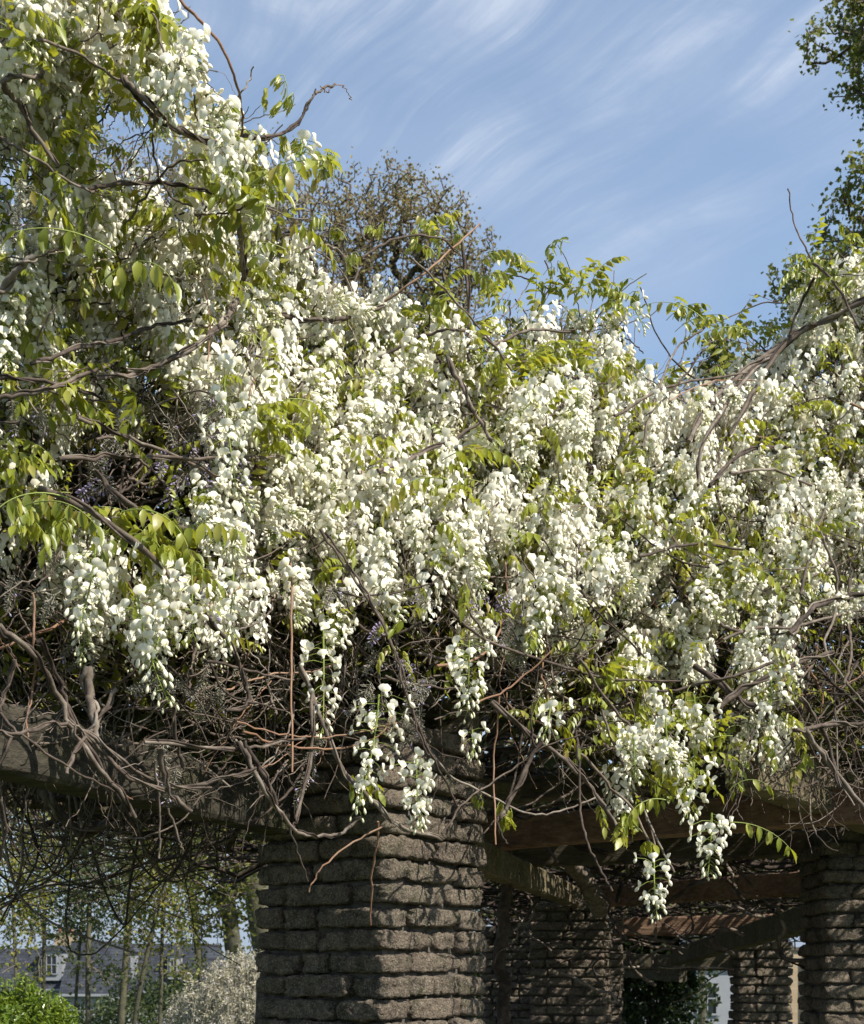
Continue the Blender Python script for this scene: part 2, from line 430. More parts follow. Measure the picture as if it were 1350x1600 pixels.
def pillar(corner, theta, s, z0, z1, seed, label, ch=0.078):
    rs = random.Random(seed)
    c, sn = math.cos(theta), math.sin(theta)
    lft = np.array([-c, sn]); rgt = np.array([sn, c])
    cen = np.array(corner) + (lft + rgt) * s / 2
    t = thing('stone_pillar', (cen[0], cen[1], z0), label, 'pillar', 'stone pillars of the pergola')
    mb = MB(); box(mb, (cen[0], cen[1], (z0 + z1) / 2), s - 0.075, s - 0.075, z1 - z0, -theta)
    mb.build('mortar', M_mortar, t, smooth=False)
    nco = int((z1 - z0) / ch); dp = 0.15
    for ci in range(nco):
        z = z0 + (ci + 0.5) * ch
        off = rs.uniform(-0.006, 0.006)
        for side in range(4):
            ang = -theta + side * math.pi / 2
            long_ = (side + ci) % 2 == 0
            run = s if long_ else s - 2 * dp
            x = -run / 2
            left = run
            lens = []
            while left > 0.05:
                L = rs.choice(SL if long_ else SL[:3]) * rs.uniform(0.88, 1.12)
                if left - L < 0.12: L = left
                if L > 0.40: L = left / 2
                lens.append(L); left -= L
            for L in lens:
                li = min(range(4), key=lambda i: abs(SL[i] - L))
                me = STONES[(li, rs.randrange(4))]
                sx = (L - 0.013) / SL[li]
                y = -(s / 2 - dp / 2) - rs.uniform(-0.016, 0.014)
                M = Matrix.Translation((cen[0], cen[1], 0)) @ Matrix.Rotation(ang, 4, 'Z') @ Matrix.Translation((x + L / 2 + off, y, z + rs.uniform(-.0025, .0025))) \
                    @ Matrix.Rotation(rs.choice((0, math.pi)), 4, 'Z') @ Matrix.Rotation(rs.uniform(-0.02, 0.02), 4, 'Y') @ Matrix.Diagonal((sx, 1, rs.uniform(0.88, 1.06), 1))
                put('stone', me, t, M); x += L
    return t

pillar((-0.1575, 4.2), math.radians(37), 0.60, 0.0, 2.418, 1, 'large rough stone pillar in the foreground, sunlit on its right face, hung with white blossom')
def cpx(px, d): return ((px - HORX) * d / FOC, d)
pillar(cpx(1482, 6.9), math.radians(4), 0.66, 0.0, 2.34, 2, 'stone pillar cut by the right edge of the photo, shaded by the thick vines')
pillar(cpx(944, 10.5), math.radians(14), 0.62, 0.0, 2.11, 3, 'dappled stone pillar standing beneath the lowest dangling white blossom')
pillar(cpx(972, 12.6), math.radians(8), 0.60, 0.0, 2.03, 4, 'narrow strip of stone pillar just right of the dappled one')
pillar(cpx(832, 13.6), math.radians(20), 0.60, 0.0, 2.0, 5, 'far dark stone pillar seen left of the dappled one')
pillar(cpx(1240, 11.2), math.radians(3), 0.48, 0.0, 1.86, 6, 'dim stone pillar right of the dark opening under the pergola')

# ------------------------------------------------------------------ timber beams
def beam(p0, p1, h, w, mat, label, z_drop=0.0, end_curve=False, group='timber beams of the pergola', name='timber_beam'):
    """a sawn, weathered beam from p0 to p1 (centres), with a slight bow and worn edges"""
    p0, p1 = np.array(p0, float), np.array(p1, float)
    n = max(6, int(np.linalg.norm(p1 - p0) / 0.08)); d = (p1 - p0); L = np.linalg.norm(d); d = d / L
    side = np.array([d[1], -d[0], 0]); side /= np.linalg.norm(side); up = np.array([0, 0, 1.0])
    rs = np.random.default_rng(int(abs(p0[0] * 1000) + abs(p1[1] * 77)))
    prof = []
    b = 0.012
    hw, hh = w / 2, h / 2
    prof = [(-hw + b, -hh), (hw - b, -hh), (hw, -hh + b), (hw, -hh * .3), (hw, hh * .3), (hw, hh - b), (hw - b, hh), (-hw + b, hh), (-hw, hh - b), (-hw, hh * .3), (-hw, -hh * .3), (-hw, -hh + b)]
    k = len(prof); V = []
    ph = rs.uniform(0, 6, 4)
    for i in range(n + 1):
        t = i / n; c = p0 + d * L * t + up * (0.012 * math.sin(t * 3 + ph[0])) + side * 0.008 * math.sin(t * 7 + ph[1])
        rise = 0.0
        if end_curve:
            e = min(t, 1 - t) * L
            if e < 0.22: rise = (1 - e / 0.22) ** 2 * h * 0.55
        for (a, q) in prof:
            qq = q if q > 0 else q + rise * (1 if q < -hh * .5 else .5)
            jit = rs.normal(0, 0.0022, 2)
            V.append(c + side * (a + jit[0]) + up * (qq + jit[1]))
    F = [(i * k + j, i * k + (j + 1) % k, (i + 1) * k + (j + 1) % k, (i + 1) * k + j) for i in range(n) for j in range(k)]
    t = thing(name, tuple(p0), label, 'beam', group)
    mb = MB(); mb.add(V, F)
    o = mb.build('plank', mat, t, smooth=False)
    mb = MB()
    for base in (0, n * k):
        c = np.mean(V[base:base + k], axis=0); VV = list(V[base:base + k]) + [c]
        mb.add(VV, [(j, (j + 1) % k, k) if base else ((j + 1) % k, j, k) for j in range(k)])
    mb.build('cut_end', mat, t, smooth=False)
    return t
def tm(rot, kind):
    if kind == 'olive': return timber_mat('olive_timber', (0.055, 0.045, 0.028), (0.13, 0.105, 0.065), (0.24, 0.20, 0.13), rot)
    if kind == 'red': return timber_mat('red_brown_timber', (0.075, 0.045, 0.030), (0.17, 0.105, 0.070), (0.27, 0.18, 0.125), rot)
    return timber_mat('dark_timber', (0.035, 0.030, 0.022), (0.08, 0.068, 0.048), (0.14, 0.12, 0.085), rot)
def zz(y, d): return EYE + (HORY - y) * d / FOC
E0 = EYE
# left beam: comes in over the left of the frame and lands on the big pillar; shade is put into its timber colour
beam((-1.75, 1.35, E0 + .54), (-0.50, 4.58, E0 + .54), 0.17, 0.11, timber_mat('shade_darkened_timber', (0.018, 0.016, 0.012), (0.042, 0.037, 0.028), (0.09, 0.078, 0.058), -1.2), 'long timber beam, coloured darker to imitate shade, running from the left edge of the photo to the big pillar')
beam((-0.10, 4.95, E0 + .535), (1.24, 10.95, E0 + .535), 0.165, 0.10, tm(-1.34, 'olive'), 'mossy beam slanting from behind the big pillar down to the dappled pillar')
beam((1.24, 5.10, E0 + .815), (2.60, 7.05, E0 + .80), 0.24, 0.14, tm(-0.95, 'olive'), 'broad sunlit beam at right with long thin shadows on its face')
beam((0.20, 6.98, E0 + .70), (2.15, 5.60, E0 + .70), 0.17, 0.09, tm(0.62, 'red'), 'red-brown crossbeam spanning right of the big pillar above the mossy beam', end_curve=False)
beam((1.30, 10.35, E0 + .545), (2.85, 8.50, E0 + .535), 0.17, 0.09, tm(0.87, 'red'), 'red-brown crossbeam ending at the right pillar, above a paler one', end_curve=False)
beam((1.66, 11.7, E0 + .345), (3.6, 11.3, E0 + .345), 0.17, 0.09, tm(0.2, 'red'), 'paler crossbeam streaked with vine shadows, directly above the dark opening', end_curve=False)
beam((1.85, 13.6, E0 + .02), (3.6, 13.3, E0 + .02), 0.17, 0.10, tm(0.2, 'dark'), 'dark lintel beam over the black opening at the end of the walk')
beam((2.45, 12.8, E0 + .07), (2.42, 7.1, E0 + .33), 0.17, 0.10, tm(1.55, 'dark'), 'short dark beam joining the right pillar to the dim pillar behind')
beam((1.9, 16.5, E0 - .02), (2.9, 14.8, E0 - .10), 0.22, 0.12, tm(1.0, 'dark'), 'slanting black beam seen inside the dark opening')
# rafters lying across, half hidden in the stems
beam((-1.15, 5.30, E0 + .90), (.15, 4.65, E0 + .90), 0.13, 0.09, tm(0.43, 'dark'), 'grey rafter end buried in stems on top of the big pillar')
beam((-1.75, 3.60, E0 + .74), (0.35, 5.55, E0 + .74), 0.11, 0.09, tm(-0.75, 'dark'), 'dark rafter behind the hanging stems, left of the big pillar')
beam((-0.1, 6.1, E0 + .80), (1.2, 5.4, E0 + .80), 0.12, 0.08, tm(0.5, 'dark'), 'shadowed rafter just above the red-brown crossbeam')
beam((0.5, 8.2, E0 + .70), (2.6, 7.3, E0 + .70), 0.15, 0.09, tm(0.4, 'dark'), 'shadowed rafter between the two upper red-brown crossbeams')
beam((-2.2, 6.2, E0 + .85), (-0.2, 7.6, E0 + .85), 0.14, 0.09, tm(-0.6, 'dark'), 'rafter over the hanging loops of dark vine at left')

# ------------------------------------------------------------------ blossom, leaf and stem meshes
def frame(o, up=np.array([0, 0, 1.0])):
    o = o / np.linalg.norm(o); s = np.cross(up, o); s /= np.linalg.norm(s) + 1e-9; u_ = np.cross(o, s)
    return o, s, u_
def flower(mb, p, o, sc, rs, roll=0.0, wither=0.0):
    """pea flower: rounded hooded banner petal standing up, keel and wings below in front"""
    o, s, up = frame(o)
    if roll: s, up = s * math.cos(roll) + up * math.sin(roll), up * math.cos(roll) - s * math.sin(roll)
    rows = [(0.0, .0040), (0.30, .0150), (0.66, .0175), (0.92, .0110)]
    A = [-1, -.55, 0, .55, 1]; V = []
    lean = rs.uniform(-.35, .25); refl = rs.uniform(.002, .009)
    for b, w in rows:
        for a in A:
            up_ = b * .027 + (-.003 * (abs(a) < .1) if b > .9 else 0) - abs(a) * (.003 if b > .3 else 0)
            out = .003 + .003 * b - refl * a * a * (0.4 + b) - lean * b * .02
            V.append(p + sc * (s * a * w + up * (up_ - .002) + o * out))
    F = []; vv = []
    for r in range(3):
        for c in range(4):
            F.append((r * 5 + c, r * 5 + c + 1, r * 5 + c + 6, r * 5 + c + 5)); vv.append(.85 if r == 0 and c in (1, 2) else (0.35 if r == 0 else 0.04))
    mb.add(V, F, 0, np.array(vv) + wither)
    # keel
    kd = o * .62 - up * .78; kd /= np.linalg.norm(kd); ks = s; ku = np.cross(kd, ks)
    st = [(-.001, .0022), (.006, .0064), (.013, .0060), (.019, .0018)]; V = []
    for l, r in st:
        for k in range(5):
            an = k * 2 * math.pi / 5
            V.append(p + sc * (kd * l + o * .003 + ks * math.cos(an) * r * .85 + ku * math.sin(an) * r))
    F = [(r * 5 + k, r * 5 + (k + 1) % 5, r * 5 + 5 + (k + 1) % 5, r * 5 + 5 + k) for r in range(3) for k in range(5)]
    F2 = [(15, 16, 17), (15, 17, 18), (15, 18, 19)]
    mb.add(V, F, 0, .08 + wither); mb.add([V[15], V[16], V[17], V[18], V[19]], [(0, 1, 2), (0, 2, 3), (0, 3, 4)], 0, .1)
def bud(mb, p, d, ln, r, var):
    d = d / np.linalg.norm(d); _, s, u_ = frame(d, np.array([.1, .2, .97])); V = []
    for l, k_ in ((-.1, .25), (.2, .75), (.6, 1.0), (.88, .6), (1.0, .1)):
        for k in range(5):
            an = k * 2 * math.pi / 5; V.append(p + d * ln * l + (s * math.cos(an) + u_ * math.sin(an)) * r * k_)
    F = [(q * 5 + k, q * 5 + (k + 1) % 5, q * 5 + 5 + (k + 1) % 5, q * 5 + 5 + k) for q in range(4) for k in range(5)]
    mb.add(V, F, 1, var)
def raceme_layout(L, n, seed, wide=0.05, openf=0.72):
    rs = np.random.default_rng(seed)
    bend = rs.uniform(-.05, .05, 2); items = []
    line = []
    for i in range(9):
        t = i / 8; line.append(np.array([bend[0] * t * t, bend[1] * t * t, -L * t]))
    line = np.array(line)
    for i in range(n):
        t = (i + .5) / n; t = t ** 1.03; q = t * 8; a = int(min(q, 7)); base = line[a] + (line[a + 1] - line[a]) * (q - a)
        az = i * 2.39996 + rs.normal(0, .35)
        el = rs.uniform(-.35, .55) - t * .7
        dr = np.array([math.cos(az) * math.cos(el), math.sin(az) * math.cos(el), math.sin(el)])
        pl = wide * (1.05 - .72 * t) * rs.uniform(.65, 1.2)
        items.append((t, base, dr, pl, rs.uniform() > 0))
    return line, items, rs
def raceme(L, n, seed, wide=.05, openf=.72, wither=0.0, sc=1.0):
    line, items, rs = raceme_layout(L, n, seed, wide, openf); mb = MB()
    tube(mb, line, np.linspace(.0026, .0012, len(line)), 4, 2)
    for t, base, dr, pl, _ in items:
        e = base + dr * pl + np.array([0, 0, -pl * .12])
        tube(mb, [base, (base + e) / 2 + np.array([0, 0, pl * .08]), e], .0012, 3, 2, cap=False)
        if t < openf:
            o = np.array([dr[0], dr[1], -.1 + rs.normal(0, .22)]); s_ = sc * rs.uniform(.88, 1.12) * (1.0 - .25 * t)
            flower(mb, e, o, s_, rs, rs.normal(0, .25), wither * rs.uniform(0, 1))
        else:
            u_ = (t - openf) / (1 - openf); d = dr * (1 - u_ * .6) + np.array([0, 0, -.7 - u_])
            bud(mb, e, d, .021 * (1 - .5 * u_) * sc, .0055 * (1 - .45 * u_) * sc, .1 + .6 * u_ * rs.uniform(.6, 1.3))
    return mb.mesh('flower_cluster', [M_petal, M_bud, M_pedicel])
RAC = {'long': [raceme(.24, 72, 200 + i, .054, .72, sc=.98) for i in range(6)],
       'mid': [raceme(.17, 60, 220 + i, .054, .80, sc=.98) for i in range(8)],
       'short': [raceme(.11, 40, 240 + i, .050, .84, sc=1.0) for i in range(5)],
       'bud': [raceme(.13, 34, 260 + i, .026, .12, .3) for i in range(3)],
       'old': [raceme(.16, 36, 280 + i, .042, .62, .75, .9) for i in range(3)]}
RLEN = {'long': .25, 'mid': .17, 'short': .11, 'bud': .13, 'old': .16}
# single blossoms for the clusters that hang free in front
def one(fn, name, mats):
    mb = MB(); fn(mb); return mb.mesh(name, mats)
Z3 = np.zeros(3)
FL1 = [one(lambda mb, i=i: (flower(mb, np.array([.0, 0, 0]), np.array([1, 0, -.12]), 1.0, np.random.default_rng(300 + i), (i - 2) * .12)), 'blossom', [M_petal, M_bud, M_pedicel]) for i in range(5)]
BU1 = [one(lambda mb, i=i: bud(mb, Z3, np.array([0, 0, -1.0]), .021, .0056, .1 + .15 * i), 'bud', [M_petal, M_bud, M_pedicel]) for i in range(3)]

def leaflet(mb, p, d, up, ln, w, curl, rs, mat=0, var=.5):
    d = d / np.linalg.norm(d); s = np.cross(d, up); s /= np.linalg.norm(s) + 1e-9; n_ = np.cross(s, d)
    st = [(0, .12), (.18, .72), (.42, 1.0), (.68, .78), (.88, .36), (1.0, .02)]; V = []
    fold = rs.uniform(.15, .7)
    for t, k in st:
        c = p + d * ln * t * math.cos(curl * t * .5) - n_ * ln * t * math.sin(curl * t) * .5
        wob = math.sin(t * 9 + ln * 900) * .0012
        V += [c + s * w * k * .5 + n_ * (w * k * fold * .5 + wob), c, c - s * w * k * .5 + n_ * (w * k * fold * .5 - wob)]
    F = []
    for i in range(5):
        F += [(i * 3, i * 3 + 1, i * 3 + 4, i * 3 + 3), (i * 3 + 1, i * 3 + 2, i * 3 + 5, i * 3 + 4)]
    mb.add(V, F, mat, var)
def leaf_layout(L, pairs, droop, seed, size=1.0):
    rs = np.random.default_rng(seed); line = []
    p = np.zeros(3); a = rs.uniform(.15, .7); k = rs.uniform(.9, 1.8)
    n = 12
    for i in range(n + 1):
        line.append(p.copy()); ang = a - k * i / n; p = p + np.array([math.cos(ang), 0, math.sin(ang)]) * L / n
    line = np.array(line); its = []
    for i in range(pairs):
        t = .25 + .7 * i / max(1, pairs - 1) * .98; q = t * n; j = int(min(q, n - 1)); b = line[j] + (line[j + 1] - line[j]) * (q - j)
        tg = line[j + 1] - line[j]; tg /= np.linalg.norm(tg)
        for sgn in (-1, 1):
            sd = np.array([0, sgn, 0]) * (1 - droop * .75) + tg * .45 + np.array([0, 0, -droop * 1.5]) + rs.normal(0, .12, 3)
            sz = size * (.050 - .016 * abs(t - .5)) * rs.uniform(.85, 1.15) * (1.0 if t < .8 else .85)
            upv = np.array([0, 0, 1.0]) * (1 - droop) + np.array([0.3, sgn * 1.0, 0]) * droop + rs.normal(0, .15, 3)
            its.append((b, sd, upv, sz, sz * rs.uniform(.36, .46)))
    tg = line[-1] - line[-2]
    its.append((line[-1], tg + np.array([0, 0, -.4 * droop * np.linalg.norm(tg)]), np.array([.2, 0, 1.0]), size * .052, size * .021))
    return line, its, rs
def leaf(L, pairs, droop, seed, size=1.0):
    line, its, rs = leaf_layout(L, pairs, droop, seed, size); mb = MB()
    tube(mb, line, np.linspace(.0017, .0007, len(line)), 3, 1)
    for b, sd, upv, ln, w in its: leaflet(mb, b, sd, upv, ln, w, rs.uniform(.2, 1.1), rs, 0, rs.uniform(0, 1))
    return mb.mesh('leaf', [M_leaf, M_leaf_stalk])
LEAF = [leaf(.20, 5, .35, 401), leaf(.22, 5, .75, 402), leaf(.18, 4, .9, 403, 1.1), leaf(.24, 6, .55, 404), leaf(.17, 5, .2, 405, 1.15), leaf(.20, 5, .85, 406), leaf(.15, 4, .5, 407, 1.2), leaf(.22, 6, .95, 408)]
def tuft(seed):
    """a young, still folded leaf tip: leaflets hanging together like a shut umbrella"""
    rs = np.random.default_rng(seed); mb = MB()
    line = np.array([[0, 0, 0], [.02, 0, .02], [.045, 0, .025], [.06, 0, .01]])
    tube(mb, line, .0013, 3, 1)
    for i in range(9):
        t = i / 8; b = line[1] * (1 - t) + line[3] * t + rs.normal(0, .003, 3); az = rs.uniform(0, 6.28)
        d = np.array([math.cos(az) * .35 + .1, math.sin(az) * .35, -1.0])
        leaflet(mb, b, d, np.array([math.cos(az), math.sin(az), .3]), rs.uniform(.028, .042), rs.uniform(.008, .013), .3, rs, 0, rs.uniform(0, 1))
    return mb.mesh('leaf', [M_leaf, M_leaf_stalk])
TUFT = [tuft(420 + i) for i in range(4)]
LFT1 = []
for i in range(4):
    mb = MB(); rr_ = np.random.default_rng(440 + i); leaflet(mb, Z3, np.array([1.0, 0, 0]), np.array([0, 0, 1.0]), .052, .021, .3 + i * .25, rr_, 0, i / 4)
    LFT1.append(mb.mesh('leaflet', [M_leaf, M_leaf_stalk]))

def brush(L, n, seed, lil):
    """spent lilac raceme: a bottlebrush of thin grey calyces, a few lilac petals left"""
    rs = np.random.default_rng(seed); mb = MB(); b = rs.uniform(-.03, .03, 2)
    line = np.array([[b[0] * t * t, b[1] * t * t, -L * t] for t in np.linspace(0, 1, 6)])
    tube(mb, line, .0016, 3, 0)
    for i in range(n):
        t = (i + .5) / n; az = i * 2.4 + rs.normal(0, .2); q = np.array([b[0] * t * t, b[1] * t * t, -L * t])
        d = np.array([math.cos(az), math.sin(az), -.35 + rs.normal(0, .2)]); ln = .022 * (1.1 - .6 * t)
        tube(mb, [q, q + d * ln * .5, q + d * ln], [.0008, .0012, .0022], 3, 0)
        if rs.uniform() < lil: bud(mb, q + d * ln, d + np.array([0, 0, -.3]), .012, .0034, .3); mb.qm[-1][:] = 1; mb.qa[-1][:] = rs.uniform(0, 1)
    return mb.mesh('flower_cluster', [M_fade, M_lilac])
BR_G = [brush(.13, 60, 500 + i, .05) for i in range(4)]
BR_L = [brush(.12, 56, 510 + i, .85) for i in range(3)]

# ------------------------------------------------------------------ where the mass of blossom stands
CP = np.array([(0, 0, 2.9), (300, 100, 3.0), (0, 300, 3.05), (350, 300, 3.3), (0, 600, 3.15), (350, 600, 3.45), (200, 900, 3.25), (200, 1100, 3.25),
    (450, 450, 4.3), (600, 500, 4.7), (700, 600, 4.5), (600, 800, 3.95), (600, 950, 3.85), (600, 1200, 3.78), (500, 1100, 3.75),
    (850, 450, 5.2), (850, 700, 4.45), (880, 950, 4.25), (1000, 500, 5.6), (1000, 700, 5.0), (1050, 1000, 4.85), (1050, 1200, 4.5),
    (1200, 500, 5.8), (1350, 400, 5.6), (1300, 700, 5.5), (1200, 900, 4.9), (1200, 1100, 4.75), (1350, 900, 5.3), (1350, 1150, 5.0),
    (1100, 1370, 4.2), (800, 1200, 4.3), (350, 1200, 3.4), (0, 1200, 2.95), (800, 1400, 4.2), (0, 950, 2.95)], float)
def surf(px, py):
    w = 1.0 / (((CP[:, 0] - px) ** 2 + (CP[:, 1] - py) ** 2) + 60.0 ** 2) ** 1.7
    return float((w * CP[:, 2]).sum() / w.sum())

FG = """
888653.....................
888745.....................
777765.....................
66312.4....................
66310.66.1.................
57741.66.2.................
35763245...................
257765334..................
355555524331111110......466
5444554437755422221......67
454455656865543334331..1378
455644587566554433356445677
344345787567886667866455566
244224577457886488765545666
111111177566774378877545666
430012778888644888777655567
210001788888688888776654667
004301577888678888775545777
006536544244235678766676757
003564520431103278347874804
000230000100002137457807300
000000000000000004056607500
000000000000000001155506600
000000000000000000344204300
000000000000000000022100000
000000000000000000000000000
""".strip('\n').split('\n')
SKY = np.array([(-300, -400), (200, -120), (235, -20), (268, 60), (318, 75), (330, 190), (395, 195), (455, 290), (475, 400), (540, 445), (640, 478), (740, 478), (800, 455), (860, 445), (930, 470), (975, 490), (995, 570), (1050, 600), (1120, 590), (1200, 550), (1245, 470), (1290, 385), (1350, 370), (1700, 330)], float)
def skyline(px): return float(np.interp(px, SKY[:, 0], SKY[:, 1]))
def fdens(px, py):
    c, r = int(px // 50), int(py // 50)
    if r < 0 or r >= len(FG) or c < 0: c = max(c, 0); r = min(max(r, 0), len(FG) - 1)
    row = FG[r]; ch = row[min(c, 26)] if min(c, 26) < len(row) else '.'
    return 0 if ch == '.' else int(ch)
FG[0] = '888653'
plants = {}
plants['L'] = thing('wisteria', (-2.6, 5.2, 0), 'white wisteria at left, its blossom climbing highest against the blue sky', 'climbing plant', 'wisterias growing over the pergola')
plants['C'] = thing('wisteria', (0.42, 7.6, 0), 'white wisteria in the middle, draped densely over the big stone pillar', 'climbing plant', 'wisterias growing over the pergola')
plants['R'] = thing('wisteria', (2.75, 6.7, 0), 'white wisteria at right with long dark arching canes and many tiny blossoms', 'climbing plant', 'wisterias growing over the pergola')
plants['P'] = thing('wisteria', (-0.75, 4.55, 0), 'lilac wisteria mostly faded to grey bottlebrush clusters, woven through the white ones', 'climbing plant', 'wisterias growing over the pergola')
def which(px): return 'L' if px < 430 else ('C' if px < 950 else 'R')
cnt = {}
def lean_matrix(rs, amt): return Matrix.Rotation(rs.gauss(0, amt), 4, 'X') @ Matrix.Rotation(rs.gauss(0, amt), 4, 'Y')
def put_cluster(px, py, d, kind, key=None, scale=1.0, lean=.42):
    """px,py: middle of the hanging cluster"""
    key = key or which(px)
    L = RLEN[kind] * scale; hp = L / 2 * FOC / d; py = max(py, skyline(px) + hp + R.uniform(-6, 45) - 10); d = max(d, surf(px, min(max(py, 0), 1600)) - .05)
    top = at(px, py, d) + np.array([0, 0, L / 2])
    M = Matrix.Translation(top) @ lean_matrix(R, lean) @ Matrix.Rotation(R.uniform(0, 6.28), 4, 'Z') @ Matrix.Scale(scale, 4)
    put('flower_cluster', R.choice(RAC[kind]), plants[key], M); cnt[key] = cnt.get(key, 0) + 1
spots = []
for r in range(27):
    for c in range(27):
        dn = fdens(c * 50 + 5, r * 50 + 5)
        if dn == 0: continue
        rate = (dn / 8.0) ** 1.25 * (1.35 if c < 9 else (1.75 if c < 19 else 2.1))
        n = int(rate) + (1 if R.random() < rate - int(rate) else 0)
        for _ in range(n): spots.append((c * 50 + R.uniform(0, 50), r * 50 + R.uniform(0, 50)))
R.shuffle(spots)
for px, py in spots:
    k = R.choices(['long', 'mid', 'short', 'bud', 'old'], [.45 if py > 500 else .2, 4, 4.5, .5, 1.0])[0]
    d = surf(px, py) + R.random() ** 1.3 * .5
    if cnt.get(which(px), 0) < 270: put_cluster(px, py, d, k, scale=R.uniform(.88, 1.12))
# past the frame's left and top edge the mass simply goes on
for _ in range(40):
    px, py = R.uniform(-260, 0), R.uniform(-250, 850); put_cluster(px, py, surf(0, max(py, 0)) + R.random() * .5, 'mid', 'L')
for _ in range(25):
    px, py = R.uniform(0, 230), R.uniform(-250, 0); put_cluster(px, py, surf(px, 0) + R.random() * .5, 'mid', 'L')
for _ in range(30):
    px, py = R.uniform(1350, 1600), R.uniform(350, 950); put_cluster(px, py, surf(1350, py) + R.random() * .6, 'mid', 'R')

# the clusters deeper in the mass, beyond the ones that can be picked out singly
def cheap_raceme(L, n, seed, wide, openf, sc):
    line, items, rs = raceme_layout(L, n, seed, wide, openf); V = []; F = []; A = []; mb = MB()
    for t, base, dr, pl, _ in items:
        e = base + dr * pl; o, s_, u_ = frame(np.array([dr[0], dr[1], rs.normal(-.1, .2)])); k = sc * (1 - .3 * t) * rs.uniform(.9, 1.15)
        if t < openf:
            w = .017 * k; b = [e - s_ * w * .25, e + s_ * w * .25, e - s_ * w + u_ * w * .9 - o * .004, e + u_ * w * .9 + o * .004, e + s_ * w + u_ * w * .9 - o * .004, e - s_ * w * .6 + u_ * w * 1.65 - o * .004, e + u_ * w * 1.5, e + s_ * w * .6 + u_ * w * 1.65 - o * .004]
            c = e + o * .004; kd = (o * .62 - u_ * .78) * .020 * k; b += [c + s_ * .006, c - s_ * .006, c + (o + u_) * .003, c + kd + s_ * .004 * k, c + kd - s_ * .004 * k, c + kd * .6 + (o + u_) * .006]
            mb.add(b, [(0, 3, 2, -1), (0, 1, 3, -1), (1, 4, 3, -1), (2, 3, 6, 5), (3, 4, 7, 6), (8, 10, 13, 11), (10, 9, 12, 13), (11, 13, 12, -1)], 0, .08)
        else:
            d = dr * .5 + np.array([0, 0, -1.0]); d /= np.linalg.norm(d); c = e; ln = .019 * k; _, a, q = frame(d, np.array([.3, .1, .9])); r = .005 * k
            mb.add([c, c + d * ln * .5 + a * r, c + d * ln * .5 + q * r, c + d * ln * .5 - a * r, c + d * ln * .5 - q * r, c + d * ln], [(0, 1, 2), (0, 2, 3), (0, 3, 4), (0, 4, 1), (5, 2, 1), (5, 3, 2), (5, 4, 3), (5, 1, 4)], 1, .5)
    return np.concatenate(mb.v), np.concatenate(mb.q), np.concatenate(mb.qm), np.concatenate(mb.qa)
CH = [cheap_raceme(.17, 46, 600 + i, .052, .80, .98) for i in range(6)]
FILL = {k: MB() for k in 'LCR'}
for r in range(27):
    for c in range(27):
        dn = fdens(c * 50 + 5, r * 50 + 5)
        if dn < 2: continue
        rate = (dn / 8.0) ** 1.3 * (2.5 if c < 9 else (3.3 if c < 19 else 3.7)); n = int(rate * (.5 if (r < 8 and c < 9) else 1) + R.random())
        for _ in range(n):
            px, py = c * 50 + R.uniform(0, 50), r * 50 + R.uniform(0, 50)
            if py > 950 and R.random() < .5: continue
            py = max(py, skyline(px) + 50 + R.uniform(0, 40))
            v_, q_, m_, a_ = R.choice(CH); az = R.uniform(0, 6.28); k = R.uniform(.85, 1.1); ca, sa = math.cos(az) * k, math.sin(az) * k
            W = np.stack([v_[:, 0] * ca - v_[:, 1] * sa, v_[:, 0] * sa + v_[:, 1] * ca, v_[:, 2] * k], -1) + at(px, py - 40, surf(px, py) + .06 + R.random() ** 1.3 * .65)
            f_ = FILL[which(px)]; f_.v.append(W); f_.q.append(np.where(q_ >= 0, q_ + f_.n, -1)); f_.n += len(W); f_.qm.append(m_); f_.qa.append(a_)
for k in 'LCR': FILL[k].build('flower_clusters', [M_petal, M_bud], plants[k], kind='stuff')

# hero clusters hanging free: every open blossom and bud is its own sub-part
def hero(px, y0, y1, d, wpx, n, seed, openf=.72, lean=(0, 0), key=None):
    L = (y1 - y0) * d / FOC * .92; wide = wpx / 2 * d / FOC * .90
    key = key or which(px)
    line, items, rs = raceme_layout(L, n, seed, wide, openf)
    top = at(px, y0, d); M = Matrix.Translation(top) @ Matrix.Rotation(lean[0], 4, 'Y') @ Matrix.Rotation(lean[1], 4, 'X')
    mb = MB(); tube(mb, line, np.linspace(.003, .0013, len(line)), 5, 2); ends = []
    for t, base, dr, pl, _ in items:
        e = base + dr * pl + np.array([0, 0, -pl * .15]); tube(mb, [base, (base + e) / 2 + np.array([0, 0, pl * .1]), e], .001, 3, 2, cap=False); ends.append(e)
    cl = put('flower_cluster', mb.mesh('flower_cluster', [M_petal, M_bud, M_pedicel]), plants[key], M)
    for (t, base, dr, pl, _), e in zip(items, ends):
        az = math.atan2(dr[1], dr[0])
        if t < openf:
            Q = Matrix.Translation(e) @ Matrix.Rotation(az, 4, 'Z') @ Matrix.Rotation(rs.normal(.05, .22), 4, 'Y') @ Matrix.Rotation(rs.normal(0, .25), 4, 'X') @ Matrix.Scale(float(rs.uniform(.92, 1.15)) * (1 - .2 * t), 4)
            o = bpy.data.objects.new('blossom', FL1[int(rs.integers(5))])
        else:
            u_ = (t - openf) / (1 - openf)
            Q = Matrix.Translation(e) @ Matrix.Rotation(az, 4, 'Z') @ Matrix.Rotation(-rs.uniform(.2, .8) * (1 - u_ * .6), 4, 'Y') @ Matrix.Scale(1.1 - .45 * u_, 4)
            o = bpy.data.objects.new('bud', BU1[min(2, int(u_ * 3))])
        COL.objects.link(o); o.parent = cl; o.matrix_basis = Q
